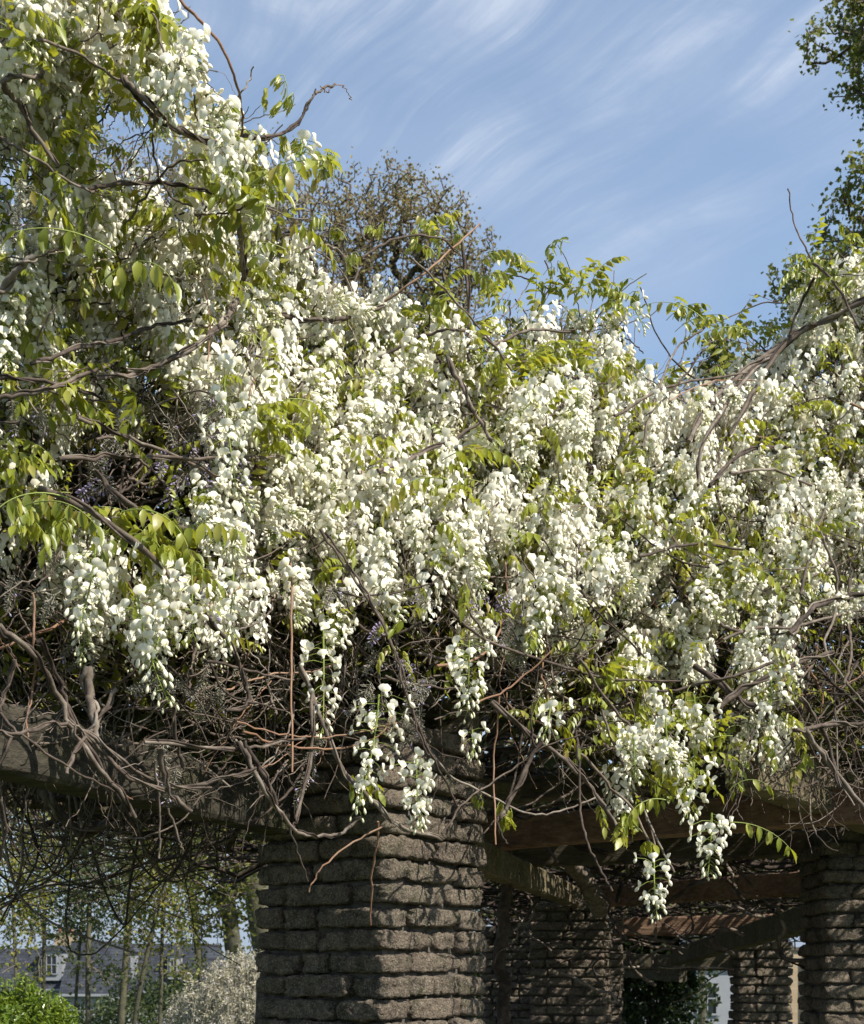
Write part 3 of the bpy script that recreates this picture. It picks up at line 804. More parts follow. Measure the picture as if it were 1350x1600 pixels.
HEROES = [  # px, top, bottom, depth, width px, blossoms, open share
    (150, 845, 1000, 3.10, 105, 26, .74, (.06, 0)), (215, 930, 1112, 3.15, 90, 34, .55, (-.1, 0)), (258, 940, 1050, 3.2, 80, 24, .7, (0, 0)),
    (300, 880, 1000, 3.2, 95, 24, .8, (0, 0)), (365, 890, 1010, 3.25, 80, 22, .72, (.05, 0)),
    (505, 985, 1165, 3.72, 78, 30, .78, (-.02, 0)), (592, 1085, 1285, 3.70, 88, 40, .8, (.05, 0)), (650, 1180, 1305, 3.72, 70, 30, .78, (0, 0)),
    (733, 1000, 1118, 3.80, 86, 32, .72, (0, 0)), (350, 590, 780, 3.3, 110, 36, .82, (-.05, 0)),
    (860, 1095, 1162, 3.9, 56, 14, .4, (0, 0)), (738, 1140, 1188, 3.9, 60, 12, .2, (0, 0)),
    (1085, 1190, 1290, 4.25, 70, 22, .75, (.1, 0)), (1112, 1270, 1378, 4.2, 72, 26, .66, (0, 0)), (1022, 1345, 1440, 4.15, 60, 20, .72, (.02, 0)),
    (1205, 1040, 1210, 4.7, 80, 44, .8, (0, 0)), (1085, 1090, 1150, 4.6, 80, 20, .85, (0, 0)), (990, 1140, 1225, 4.3, 75, 26, .7, (0, 0)), (1040, 1120, 1215, 4.3, 70, 26, .7, (0, 0)),
    (350, 195, 300, 3.05, 95, 28, .8, (0, 0)), (470, 220, 262, 3.2, 50, 12, .3, (-.3, 0)), (990, 480, 525, 5.2, 45, 12, .3, (-.5, 0)), (260, 100, 180, 2.95, 60, 16, .8, (0, 0)), (300, 60, 170, 2.95, 55, 18, .85, (.1, 0))]
for i, (px, y0, y1, d, w, n, of, ln) in enumerate(HEROES): hero(px, y0, y1, d, w, int(n * 1.3), 700 + i, of, ln)

# lilac and faded clusters
for px, py, n, sp, lil in [(325, 735, 9, 45, 1), (768, 968, 6, 28, 1), (588, 1035, 3, 18, 1), (658, 1140, 3, 20, 1), (190, 740, 4, 40, 1), (520, 830, 2, 20, 1), (300, 965, 2, 20, 1),
        (335, 1080, 5, 22, 0), (265, 1075, 4, 22, 0), (120, 1025, 3, 20, 0), (655, 1095, 5, 30, 0), (545, 945, 4, 22, 0), (640, 940, 3, 20, 0), (490, 1200, 3, 20, 0), (580, 1070, 4, 22, 0),
        (200, 660, 8, 55, 0), (60, 620, 5, 50, 0), (20, 330, 5, 30, 0), (30, 400, 4, 35, 0), (265, 1195, 3, 20, 0), (300, 640, 6, 50, 0), (70, 900, 4, 40, 0), (790, 1010, 4, 25, 0), (615, 480, 2, 20, 0), (220, 480, 3, 60, 0)]:
    for _ in range(n):
        x, y = px + R.gauss(0, sp), py + R.gauss(0, sp * .7)
        M = Matrix.Translation(at(x, y - 25, surf(x, y) - .02 + R.random() * .15)) @ lean_matrix(R, .55) @ Matrix.Rotation(R.uniform(0, 6.28), 4, 'Z') @ Matrix.Scale(R.uniform(.6, .95), 4)
        put('flower_cluster', R.choice(BR_L if lil and R.random() < .7 else BR_G), plants['P'], M)

# ------------------------------------------------------------------ leaves
lc = {}
def put_leaf(px, py, d, key=None, kind=None, sc=1.0, az=None, tilt=None):
    key = key or which(px)
    if lc.get(key, 0) >= 296: return
    lc[key] = lc.get(key, 0) + 1
    me = R.choice(TUFT if kind == 'tuft' else LEAF)
    az = R.uniform(-2.9, -.25) if az is None else az
    M = Matrix.Translation(at(px, py, d)) @ Matrix.Rotation(az, 4, 'Z') @ Matrix.Rotation(R.gauss(0, .35) if tilt is None else tilt, 4, 'Y') @ Matrix.Rotation(R.gauss(0, .3), 4, 'X') @ Matrix.Translation((-.09, 0, 0)) @ Matrix.Scale(sc, 4)
    put('leaf', me, plants[key], M)
LB = [(235, 20, 30, 25, 10), (180, 120, 30, 25, 4), (400, 290, 55, 28, 12), (330, 280, 30, 25, 3), (190, 420, 55, 45, 11), (420, 410, 45, 35, 9), (25, 510, 35, 25, 5), (105, 600, 30, 25, 4),
      (430, 665, 45, 28, 10), (695, 730, 55, 42, 20), (830, 560, 110, 26, 26), (900, 450, 55, 60, 20), (1140, 510, 95, 25, 16), (1080, 490, 30, 15, 4), (25, 720, 35, 40, 9), (70, 800, 60, 40, 12), (180, 815, 50, 30, 8), (265, 840, 45, 25, 8), (300, 885, 25, 20, 3),
      (1075, 795, 110, 32, 22), (1140, 885, 50, 35, 16), (985, 1045, 65, 30, 12), (1080, 1130, 55, 35, 11), (1060, 1210, 40, 30, 6), (990, 1290, 40, 28, 8), (1190, 1310, 10, 10, 0), (650, 490, 70, 45, 12), (680, 355, 40, 20, 5), (780, 430, 30, 25, 6),
      (560, 600, 60, 35, 7), (510, 940, 35, 20, 3), (640, 1010, 30, 20, 3), (850, 1110, 30, 15, 3), (1300, 430, 45, 45, 10), (1280, 650, 60, 60, 9), (960, 470, 35, 25, 6), (500, 250, 25, 10, 4), (950, 600, 40, 25, 6), (1000, 730, 50, 40, 8), (800, 830, 60, 40, 3), (560, 1215, 30, 18, 3),
      (310, 320, 50, 40, 6), (130, 300, 60, 60, 5), (60, 60, 60, 50, 3), (1330, 380, 20, 15, 4), (780, 395, 12, 12, 3)]
for cx, cy, rx, ry, n in LB:
    for _ in range(n):
        px, py = cx + R.gauss(0, rx * .55), cy + R.gauss(0, ry * .55)
        put_leaf(px, py, surf(px, py) - .04 + R.random() * .12, sc=R.uniform(.7, 1.05), key='L' if px < 430 else None)
for r in range(27):
    for c in range(27):
        dn = fdens(c * 50 + 5, r * 50 + 5)
        if dn >= 2 and R.random() < .8:
            px, py = c * 50 + R.uniform(0, 50), r * 50 + R.uniform(0, 50)
            put_leaf(px, py, surf(px, py) + .05 + R.random() * .35, kind='tuft' if R.random() < .45 else None, sc=R.uniform(.7, 1.0))
# the many more leaves deeper in, not to be picked apart
def cheap_leaf(seed, L, pairs, droop):
    line, its, rs = leaf_layout(L, pairs, droop, seed); mb = MB()
    for b, sd, upv, ln, w in its:
        d = sd / np.linalg.norm(sd); s_ = np.cross(d, upv); s_ /= np.linalg.norm(s_); n_ = np.cross(s_, d); m = b + d * ln * .45 - n_ * ln * .03; tip = b + d * ln - n_ * ln * .15; w *= .5
        mb.add([b, m + s_ * w + n_ * w * .5, m, m - s_ * w + n_ * w * .5, tip], [(0, 2, 1, -1), (0, 3, 2, -1), (1, 2, 4, -1), (2, 3, 4, -1)], 0, rs.uniform(0, 1))
    return np.concatenate(mb.v), np.concatenate(mb.q), np.concatenate(mb.qm), np.concatenate(mb.qa)
CL = [cheap_leaf(800 + i, .19, 5, (.3, .5, .7, .9, .6, .8)[i]) for i in range(6)]
for key, (x0, x1) in {'L': (0, 430), 'C': (430, 950), 'R': (950, 1350)}.items():
    f_ = MB(); n = 0
    while n < {'L': 160, 'C': 210, 'R': 220}[key]:
        px, py = R.uniform(x0, x1), R.uniform(0, 1230)
        dn = fdens(px, py)
        if dn < 1 or py < skyline(px) + 5 or (dn >= 8 and R.random() < .35): continue
        n += 1; v_, q_, m_, a_ = R.choice(CL); az = R.uniform(-3.4, .2); M = np.array(Matrix.Rotation(az, 3, 'Z') @ Matrix.Rotation(R.gauss(0, .45), 3, 'Y') @ Matrix.Rotation(R.gauss(0, .4), 3, 'X')) * R.uniform(.6, 1.05)
        W = v_ @ M.T + at(px, py, surf(px, py) + R.uniform(-.03, .25)); sh = R.uniform(-.5, .5)
        f_.v.append(W); f_.q.append(np.where(q_ >= 0, q_ + f_.n, -1)); f_.n += len(W); f_.qm.append(m_); f_.qa.append(a_ * .5 + sh + 1)
    f_.build('leaf_sprays', [M_spray], plants[key], kind='stuff')
# tufts of young leaves along the skyline and low tips
for px, py in [(425, 125), (445, 155), (440, 200), (510, 245), (420, 205), (700, 345), (720, 375), (640, 375), (790, 395), (800, 410), (870, 405), (885, 425), (1000, 470), (970, 480), (1075, 480), (1100, 478), (1060, 520), (1040, 560), (960, 560), (1290, 378), (1330, 365), (1320, 360), (600, 360), (785, 1280), (770, 1265), (800, 1275), (1330, 1040), (560, 400), (500, 350), (470, 350)]:
    for _ in range(2): put_leaf(px + R.gauss(0, 8), py + R.gauss(0, 6), surf(px, py) - .03, kind='tuft', sc=R.uniform(.8, 1.2))
# hero leaves with single leaflets
def hero_leaf(px, py, d, az, tilt, style, sc, seed):
    L, pairs, droop = style; line, its, rs = leaf_layout(L, pairs, droop, seed)
    key = which(px)
    M = Matrix.Translation(at(px, py, d)) @ Matrix.Rotation(az, 4, 'Z') @ Matrix.Rotation(tilt, 4, 'Y') @ Matrix.Scale(sc, 4)
    mb = MB(); tube(mb, line, np.linspace(.002, .0008, len(line)), 4, 1)
    lf = put('leaf', mb.mesh('leaf', [M_leaf, M_leaf_stalk]), plants[key], M)
    for b, sd, upv, ln, w in its:
        x = Vector(sd).normalized(); y = Vector(upv).cross(x).normalized(); z = x.cross(y)
        Q = Matrix.Translation(b) @ Matrix((x, y, z)).transposed().to_4x4() @ Matrix.Diagonal((ln / .052, w / .021, 1, 1))
        o = bpy.data.objects.new('leaflet', LFT1[int(rs.integers(4))]); COL.objects.link(o); o.parent = lf; o.matrix_basis = Q
for i, a in enumerate([(1140, 1285, 4.15, -.1, .15, (.22, 5, .85), 1.0), (1140, 1235, 4.2, -.3, -.3, (.16, 3, .7), .9), (1040, 1250, 4.15, 3.4, .1, (.20, 5, .6), 1.0), (190, 800, 3.1, -.3, .1, (.22, 5, .5), 1.1), (110, 780, 3.1, 3.6, .1, (.22, 5, .9), 1.1),
        (160, 440, 3.0, -.5, .2, (.2, 4, .7), 1.2), (180, 395, 3.0, 3.5, .2, (.2, 4, .8), 1.15), (390, 290, 3.1, -.3, .0, (.2, 5, .4), 1.1), (420, 300, 3.1, -1.2, .1, (.2, 5, .6), 1.1), (690, 720, 3.95, -.4, .1, (.22, 5, .3), 1.1), (700, 750, 3.95, 3.3, .1, (.22, 5, .4), 1.1),
        (1180, 520, 5.4, 3.2, .0, (.24, 6, .85), 1.1), (1100, 500, 5.4, 3.1, -.1, (.24, 5, .9), 1.1), (1145, 1150, 4.5, 3.0, .2, (.2, 5, .95), .9), (270, 840, 3.1, -.6, .2, (.2, 4, .6), 1.1), (40, 790, 3.0, -.4, .1, (.2, 5, 1.0), 1.1), (1150, 890, 4.6, -.5, .2, (.22, 5, .4), 1.0)]):
    hero_leaf(*a, 900 + i)

# ------------------------------------------------------------------ stems
def jig(pts, amp, rs):
    p = smooth_line(pts, 6); n = len(p)
    w = np.array([math.sin(i * 1.3 + rs.uniform(0, 6)) for i in range(n)])
    return p + np.array([[rs.gauss(0, amp), rs.gauss(0, amp), rs.gauss(0, amp)] for _ in range(n)])
def stem_px(pts, wpx, dd=-.06, young=False, key=None, seed=0, name='stem', taper=.75):
    rs = random.Random(seed + int(pts[0][0] * 7 + pts[0][1]))
    P = []
    for q in pts:
        d = (surf(q[0], q[1]) + dd) if len(q) == 2 else q[2]
        P.append(at(q[0], q[1], d))
    P = jig(P, .0022, rs); dm = P[:, 1].mean(); r0 = wpx * dm / FOC / 2
    n = len(P); rad = np.linspace(r0, r0 * taper, n) * np.array([1 + .04 * math.sin(i * 2.1 + seed) + rs.uniform(-.03, .03) for i in range(n)])
    mb = MB(); tube(mb, P, rad, 7 if wpx > 5 else 5, 0, .95 if young else .4)
    mb.build(name, M_shoot if young else M_stem, plants[key or which(pts[0][0])])
    if wpx >= 6 and not young and name == 'stem':      # a thinner stem twined round the thick one
        t = np.gradient(P, axis=0); t /= np.linalg.norm(t, axis=1)[:, None]; a = np.cross(t, [0, 1, .2]); a /= np.linalg.norm(a, axis=1)[:, None]; b = np.cross(t, a)
        F_ = np.linspace(0, n - 1, n * 4); idx = F_.astype(int).clip(0, n - 2); f = (F_ - idx)[:, None]
        lerp = lambda X: X[idx] * (1 - f) + X[idx + 1] * f
        ph = F_ * rs.uniform(.45, .8) + rs.uniform(0, 6); rr_ = (lerp(rad[:, None]) * 1.45)
        Q = lerp(P) + rr_ * (lerp(a) * np.cos(ph)[:, None] + lerp(b) * np.sin(ph)[:, None])
        mb = MB(); tube(mb, Q, r0 * np.linspace(.55, .3, len(Q)), 5, 0, .5); mb.build('stem', M_stem, plants[key or which(pts[0][0])])
S = [
 ([(280, 0), (340, 62), (368, 125), (380, 180), (376, 215)], 5, 1), ([(376, 213), (430, 212), (468, 188), (490, 150), (522, 130)], 5, 0), ([(378, 210), (420, 216), (462, 196), (484, 160), (495, 140)], 4, 0), ([(500, 134), (512, 145), (525, 132), (540, 140), (550, 158)], 1.6, 1),
 ([(0, 128), (30, 118), (60, 122), (68, 108)], 7, 0), ([(5, 130), (30, 165), (55, 210), (90, 260)], 8, 0), ([(190, 120), (220, 150), (260, 190), (300, 215), (340, 220)], 8, 0), ([(200, 130), (236, 180), (285, 205), (330, 225)], 6, 0), ([(60, 60), (130, 90), (190, 130), (215, 150)], 5, 0),
 ([(240, 20), (260, 90), (300, 150), (310, 190)], 4, 0), ([(243, 170), (240, 240), (265, 305), (300, 320)], 4, 0), ([(140, 296), (210, 286), (270, 288), (330, 300)], 6, 0), ([(195, 350), (240, 290), (275, 255), (320, 250)], 4, 0), ([(0, 215), (50, 245), (120, 290), (180, 310)], 5, 0), ([(0, 455), (28, 422), (54, 400)], 12, 0),
 ([(372, 345), (380, 400), (382, 430), (368, 480), (330, 520), (280, 555), (220, 580), (150, 590)], 8, 0), ([(376, 380), (378, 440), (360, 485), (320, 530), (260, 568), (200, 582)], 6, 0), ([(50, 568), (110, 548), (190, 530), (245, 508), (300, 500)], 6, 0), ([(0, 620), (60, 612), (120, 590), (170, 570)], 7, 0), ([(0, 590), (70, 595), (160, 620)], 6, 0),
 ([(90, 718), (200, 713), (330, 716), (450, 717)], 6, 0), ([(240, 724), (222, 752), (188, 772)], 5, 0), ([(120, 655), (220, 690), (330, 740), (400, 780)], 6, 0), ([(150, 740), (220, 800), (300, 830)], 8, 0), ([(60, 760), (140, 800), (230, 860), (300, 950)], 10, 0),
 ([(500, 828), (540, 885), (590, 960), (620, 1030), (640, 1100), (680, 1190), (715, 1258)], 5, 0), ([(508, 832), (560, 905), (600, 975), (628, 1050), (650, 1130), (668, 1180)], 4, 0),
 ([(380, 1143), (440, 1164), (520, 1170), (590, 1150), (612, 1118)], 4, 1), ([(370, 1128), (450, 1150), (540, 1148), (620, 1130)], 3, 1), ([(455, 880), (456, 1050), (456, 1205)], 4, 1), ([(375, 1160), (410, 1228), (442, 1278), (478, 1305), (530, 1302), (562, 1278)], 7, 0), ([(452, 1290), (464, 1330), (482, 1376)], 4, 0),
 ([(488, 1080), (486, 1180), (466, 1270), (458, 1292)], 6, 0), ([(470, 1040), (525, 1180), (580, 1250), (628, 1292), (692, 1310)], 7, 0), ([(602, 1288), (545, 1320), (500, 1360), (483, 1392)], 3.5, 1), ([(592, 1283), (582, 1360), (578, 1445)], 4, 1),
 ([(640, 1120), (700, 1208), (760, 1240), (810, 1266), (865, 1270), (930, 1248)], 4, 0), ([(765, 1098), (830, 1148), (885, 1190), (930, 1240), (965, 1292)], 7, 0), ([(690, 1302), (728, 1252), (800, 1202), (850, 1168), (905, 1148)], 3.5, 0), ([(848, 1150), (818, 1208), (795, 1255), (782, 1276)], 8, 0), ([(780, 1088), (772, 1200), (774, 1322)], 3.5, 1), ([(776, 1278), (782, 1300), (794, 1320)], 4, 0),
 ([(900, 1140), (905, 1200), (906, 1258), (916, 1312), (934, 1350), (956, 1392)], 5, 0), ([(700, 950), (760, 1000), (850, 1032), (950, 1060), (1062, 1065)], 5, 0), ([(740, 1100), (800, 1072), (862, 1018)], 3.5, 1), ([(940, 1110), (965, 1178), (1000, 1250), (1030, 1320), (1052, 1362)], 4.5, 0), ([(905, 1030), (960, 1110), (1020, 1165), (1075, 1195)], 5, 0),
 ([(1085, 1040), (1150, 1088), (1200, 1120)], 9, 0), ([(1120, 1108), (1180, 1066), (1240, 1040), (1300, 1018)], 8, 0), ([(1240, 1142), (1300, 1132), (1350, 1131), (1400, 1128)], 7, 0), ([(1280, 830), (1306, 895), (1305, 955), (1288, 1010), (1320, 1062), (1350, 1100)], 5, 0), ([(1232, 990), (1275, 950), (1330, 930), (1380, 930)], 8, 0), ([(1258, 1140), (1300, 1200), (1352, 1262)], 8, 0), ([(1250, 1090), (1290, 1150), (1310, 1230)], 6, 0),
 ([(590, 736), (660, 708), (720, 680), (756, 655)], 6, 0), ([(700, 560), (725, 610), (745, 650), (770, 690)], 7, 0), ([(600, 472), (660, 430), (710, 385), (750, 350)], 4, 1), ([(468, 420), (480, 388), (512, 383), (535, 400), (538, 430), (512, 458)], 4, 0), ([(420, 490), (470, 500), (540, 497), (600, 478)], 7, 0), ([(565, 402), (620, 372), (690, 372), (712, 396)], 4, 0), ([(722, 380), (732, 470), (733, 560)], 6, 0), ([(590, 560), (650, 530), (700, 515), (760, 530), (800, 580)], 5, 0), ([(770, 540), (830, 516), (890, 520)], 5, 0), ([(640, 400), (720, 480), (790, 560)], 4, 0),
 ([(1380, 455), (1300, 495), (1240, 525), (1170, 575), (1110, 630), (1075, 690)], 8, 0), ([(1270, 505), (1200, 560), (1150, 610), (1100, 690), (1090, 760)], 6, 0), ([(1240, 520), (1190, 590), (1140, 680)], 7, 0), ([(1002, 700), (1030, 605), (1058, 545), (1102, 512)], 4, 0), ([(1100, 545), (1060, 600), (1010, 650)], 3.5, 0), ([(1272, 435), (1250, 480), (1230, 530)], 5, 0), ([(1108, 760), (1140, 722), (1185, 700), (1245, 700)], 6, 0), ([(960, 650), (1040, 605), (1120, 590), (1180, 580)], 4.5, 0), ([(1140, 740), (1210, 735), (1270, 760)], 5, 0), ([(1000, 870), (1080, 850), (1160, 860)], 5, 0), ([(1270, 410), (1310, 450), (1340, 510)], 5, 0),
 ([(0, 980), (50, 1020), (92, 1090), (125, 1160), (185, 1235), (212, 1278)], 9, 0), ([(138, 1045), (142, 1100), (150, 1150)], 15, 0), ([(180, 1075), (150, 1130), (120, 1170), (104, 1210)], 7, 0), ([(60, 1000), (92, 1060), (110, 1115), (148, 1180), (205, 1275)], 7, 0), ([(0, 1115), (35, 1150), (110, 1200), (180, 1235)], 5, 0), ([(0, 1145), (40, 1145), (105, 1130), (170, 1170), (250, 1225), (330, 1232)], 6, 0),
 ([(105, 1130), (150, 1160), (200, 1215), (270, 1232), (345, 1218), (400, 1200)], 6, 0), ([(240, 1190), (248, 1240), (250, 1290), (248, 1340)], 4, 0), ([(262, 1262), (280, 1310), (286, 1330)], 4, 0), ([(225, 1160), (350, 1170), (420, 1165), (480, 1150)], 6, 0), ([(380, 1160), (400, 1190), (420, 1225), (440, 1280)], 8, 0), ([(250, 1170), (262, 1230), (300, 1270)], 9, 0),
 ([(320, 960), (360, 1010), (388, 1075), (382, 1105), (350, 1110)], 7, 0), ([(270, 1100), (275, 1150), (285, 1200)], 6, 0), ([(0, 1250), (8, 1300), (0, 1345)], 5, 0), ([(320, 1030), (400, 1050), (460, 1065)], 5, 0), ([(330, 1040), (350, 1080), (400, 1100), (450, 1110)], 4, 0), ([(20, 1030), (10, 1080), (0, 1110)], 6, 0),
]
for i, (pts, w, y) in enumerate(S): stem_px(pts, w, -.07, bool(y), seed=i)

# tangled random stems in the bare band below the blossom, as individual stems
def rand_stem(px, py, dd, wpx, ln, sag, rs, key, ang=None, mb=None, sides=5, dabs=None, young=False):
    a = rs.uniform(0, 6.28) if ang is None else ang; x, y = px, py; P = []
    k = rs.uniform(-1.4, 1.4) / 6; n = 7; z = dd
    for i in range(n):
        d = (surf(x, y) + z) if dabs is None else dabs + z
        P.append(at(x, y, max(1.6, d))); x += math.cos(a) * ln / n; y += math.sin(a) * ln / n + sag * (i / n - .45) * -ln / n; a += k + rs.gauss(0, .16); z += rs.gauss(0, .018)
    P = smooth_line(P, 3); r0 = wpx / 2 * P[:, 1].mean() / FOC; rad = np.linspace(r0, r0 * rs.uniform(.45, .9), len(P)) * np.array([rs.uniform(.96, 1.05) for _ in range(len(P))])
    P = P + np.array([[rs.gauss(0, .002) for _ in range(3)] for _ in range(len(P))])
    own = mb is None
    if own: mb = MB()
    tube(mb, P, rad, sides, 0, .9 if young else rs.uniform(.2, .6))
    if own: mb.build('stem', M_shoot if young else M_stem, plants[key])
rs = random.Random(31)
band = []
for _ in range(3000):
    px, py = rs.uniform(-60, 1400), rs.uniform(560, 1290)
    lo = np.interp(px, [0, 100, 400, 560, 700, 800, 1000, 1150, 1350], [840, 930, 900, 900, 900, 950, 1050, 950, 880])
    hi = np.interp(px, [0, 200, 400, 480, 560, 760, 800, 950, 1100, 1180, 1350], [1165, 1190, 1215, 1220, 1080, 1060, 1180, 1230, 1150, 1120, 1150])
    if lo - 30 < py < hi: band.append((px, py))
def dens_target(i): return i
for i, (px, py) in enumerate(band[:430]):
    key = which(px)
    rand_stem(px, py, rs.uniform(-.05, .45), rs.choice([1.3, 1.6, 2, 2.4, 2.8, 3.4, 4.2, 5.2]), rs.uniform(90, 300), rs.uniform(-.2, .7), rs, key, young=rs.random() < .06)
# dark twiggy hollow at left, between the blossoms
for _ in range(130):
    px, py = rs.gauss(170, 110), rs.gauss(735, 55)
    rand_stem(px, py, rs.uniform(-.02, .35), rs.choice([1.5, 2, 2.5, 3.5, 5]), rs.uniform(70, 220), .3, rs, 'L' if rs.random() < .6 else 'P')
# canes that show between the blossoms
for _ in range(210):
    px, py = rs.uniform(0, 1350), rs.uniform(60, 920)
    if fdens(px, py) < 2 or py < skyline(px): continue
    rand_stem(px, py, rs.uniform(-.05, .25), rs.choice([1.5, 2, 2.5, 3, 3.5, 4]), rs.uniform(80, 260), .2, rs, which(px), young=rs.random() < .12)

# fine twigs inside each plant: nobody could count them
rs = random.Random(77)
for key, (x0, x1) in {'L': (-200, 430), 'C': (430, 950), 'R': (950, 1500)}.items():
    mb = MB(); n = 0
    while n < 1500:
        px, py = rs.uniform(x0, x1), rs.uniform(0, 1230)
        dn = fdens(min(px, 1349), py)
        if py < 930 and (rs.random() > dn / 7 or py < skyline(px) + 10): continue
        if py >= 930 and not (np.interp(px, [0, 450, 560, 760, 900, 1350], [1220, 1220, 1060, 1060, 1180, 1230]) > py): continue
        rand_stem(px, py, rs.uniform(.05, .7) if py < 930 else rs.uniform(.1, .9), rs.uniform(1, 3.4), rs.uniform(50, 190), .2, rs, key, mb=mb, sides=3); n += 1
    mb.build('twigs', M_stem, plants[key], kind='stuff')

# old leaves, dead stems and shade leaves packed inside the plants
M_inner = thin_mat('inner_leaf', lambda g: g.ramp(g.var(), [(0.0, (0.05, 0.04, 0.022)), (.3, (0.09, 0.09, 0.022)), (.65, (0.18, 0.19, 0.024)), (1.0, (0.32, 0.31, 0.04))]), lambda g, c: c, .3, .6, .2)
nr_ = np.random.default_rng(91)
def leaf_cloud(mb, C, size, rs, asp=.5, mat=0):
    n = len(C); a = rs.normal(0, 1, (n, 3)); a /= np.linalg.norm(a, axis=1)[:, None]
    b = np.cross(a, rs.normal(0, 1, (n, 3))); b /= np.linalg.norm(b, axis=1)[:, None]
    c_ = np.cross(a, b)
    s = np.asarray(size) * rs.uniform(.7, 1.25, n); s = s[:, None]
    V = np.stack([C - a * s * .5, C + b * s * asp * .5 + c_ * s * .08, C + a * s * .5, C - b * s * asp * .5 + c_ * s * .08], 1).reshape(-1, 3)
    F = np.arange(n * 4).reshape(-1, 4); v = rs.uniform(0, 1, n)
    mb.add(V, F, mat, v)
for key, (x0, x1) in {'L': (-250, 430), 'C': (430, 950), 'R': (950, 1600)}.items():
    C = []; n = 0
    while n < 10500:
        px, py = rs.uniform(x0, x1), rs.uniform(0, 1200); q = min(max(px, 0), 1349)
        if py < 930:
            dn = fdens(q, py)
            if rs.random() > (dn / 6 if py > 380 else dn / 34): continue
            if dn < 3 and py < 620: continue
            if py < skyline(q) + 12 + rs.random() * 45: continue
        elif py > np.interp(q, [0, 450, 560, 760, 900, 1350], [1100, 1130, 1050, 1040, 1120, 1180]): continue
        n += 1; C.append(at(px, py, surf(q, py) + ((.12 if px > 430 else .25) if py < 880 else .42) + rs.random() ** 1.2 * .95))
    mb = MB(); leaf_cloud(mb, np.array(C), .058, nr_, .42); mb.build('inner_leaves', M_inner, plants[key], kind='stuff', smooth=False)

# trunks of the climbers beside the pillars
def trunk_of(key, pts, r):
    P = jig(pts, .012, rs); mb = MB(); tube(mb, P, np.linspace(r, r * .7, len(P)), 9, 0, .3); mb.build('trunk', M_stem, plants[key])
# dead leaves added as a dark backing for the shaded gaps between stems
def make_dark_backing():
    for key, (x0, x1) in {'L': (-250, 430), 'C': (430, 950), 'R': (950, 1650)}.items():
        C = []; n = 0
        while n < 9000:
            px, py = rs.uniform(x0, x1), rs.uniform(640, 1200); q = min(max(px, 0), 1349)
            if py > np.interp(q, [0, 450, 560, 760, 900, 1100, 1350], [1150, 1200, 1130, 1130, 1190, 1160, 1190]): continue
            n += 1; C.append(at(px, py, surf(q, py) + .5 + rs.random() * 1.1))
        mb = MB(); leaf_cloud(mb, np.array(C), .075, nr_, .55); mb.build('dark_backing_leaves', M_litter, plants[key], kind='stuff', smooth=False)
trunk_of('L', [(-2.6, 5.2, -.05), (-2.65, 5.2, .6), (-2.55, 5.1, 1.0), (-2.6, 5.0, 1.6), (-2.3, 4.6, 2.2), (-1.8, 3.9, 2.8)], .05)
trunk_of('C', [(.42, 7.6, -.05), (.45, 7.6, .8), (.41, 7.5, 1.6), (.43, 7.4, 2.2), (.3, 6.8, 2.9)], .045)
trunk_of('R', [(2.75, 6.7, -.05), (2.85, 6.7, .8), (2.9, 6.6, 1.7), (2.6, 6.3, 2.6), (2.2, 6, 3.2)], .06)
trunk_of('P', [(-.75, 4.55, -.05), (-.72, 4.6, .8), (-.62, 5.2, 1.8), (-.6, 5.4, 2.4), (-.7, 4.9, 2.8)], .035)
trunk_of('R', [(1.30, 9.9, 2.02), (1.12, 9.6, 2.25), (.95, 9.3, 2.45), (.8, 8.8, 2.65)], .075)

# loops hanging dark under the left beam
rs = random.Random(5)
for _ in range(170):
    d = rs.uniform(4.9, 8.0); px = rs.uniform(-60, 420); top = rs.uniform(1190, 1260)
    w = rs.uniform(60, 300) * rs.choice((1, -1)); sagp = rs.uniform(30, 170) * (1 if rs.random() < .8 else 1.5)
    x2 = px + w; 
    if x2 > 410: x2 = px - abs(w)
    P = [at(px, top - 40, d), at(px * .8 + x2 * .2 + rs.gauss(0, 12), top + sagp * .7, d + rs.gauss(0, .1)), at((px + x2) / 2 + rs.gauss(0, 15), top + sagp, d + rs.gauss(0, .15)), at(px * .15 + x2 * .85 + rs.gauss(0, 12), top + sagp * .55, d + rs.gauss(0, .1)), at(x2, top - 50, d)]
    if rs.random() < .35: P = P[:3] + [at(x2, top + sagp * 1.2, d)]
    P = smooth_line(P, 5); mb = MB(); r = rs.choice([1.4, 2, 2.4, 3, 4.5]) / 2 * 6 / FOC
    tube(mb, P, np.linspace(r, r * .6, len(P)), 4, 0, .3); mb.build('stem', M_stem, plants['P'])
for pts, w in [([(60, 1235, 5.2), (95, 1270, 5.2), (135, 1305, 5.2), (185, 1265, 5.3), (230, 1235, 5.3)], 13), ([(0, 1420, 5.6), (60, 1388, 5.6), (150, 1378, 5.6), (200, 1350, 5.6)], 4), ([(112, 1350, 5.4), (103, 1440, 5.4), (112, 1485, 5.4), (150, 1488, 5.4), (200, 1440, 5.4), (260, 1370, 5.4)], 3.5), ([(10, 1225, 5.4), (60, 1330, 5.4), (0, 1440, 5.4)], 4), ([(200, 1270, 5.6), (230, 1330, 5.6), (270, 1370, 5.6), (330, 1340, 5.6)], 4)]:
    stem_px(pts, w, 0, key='P')
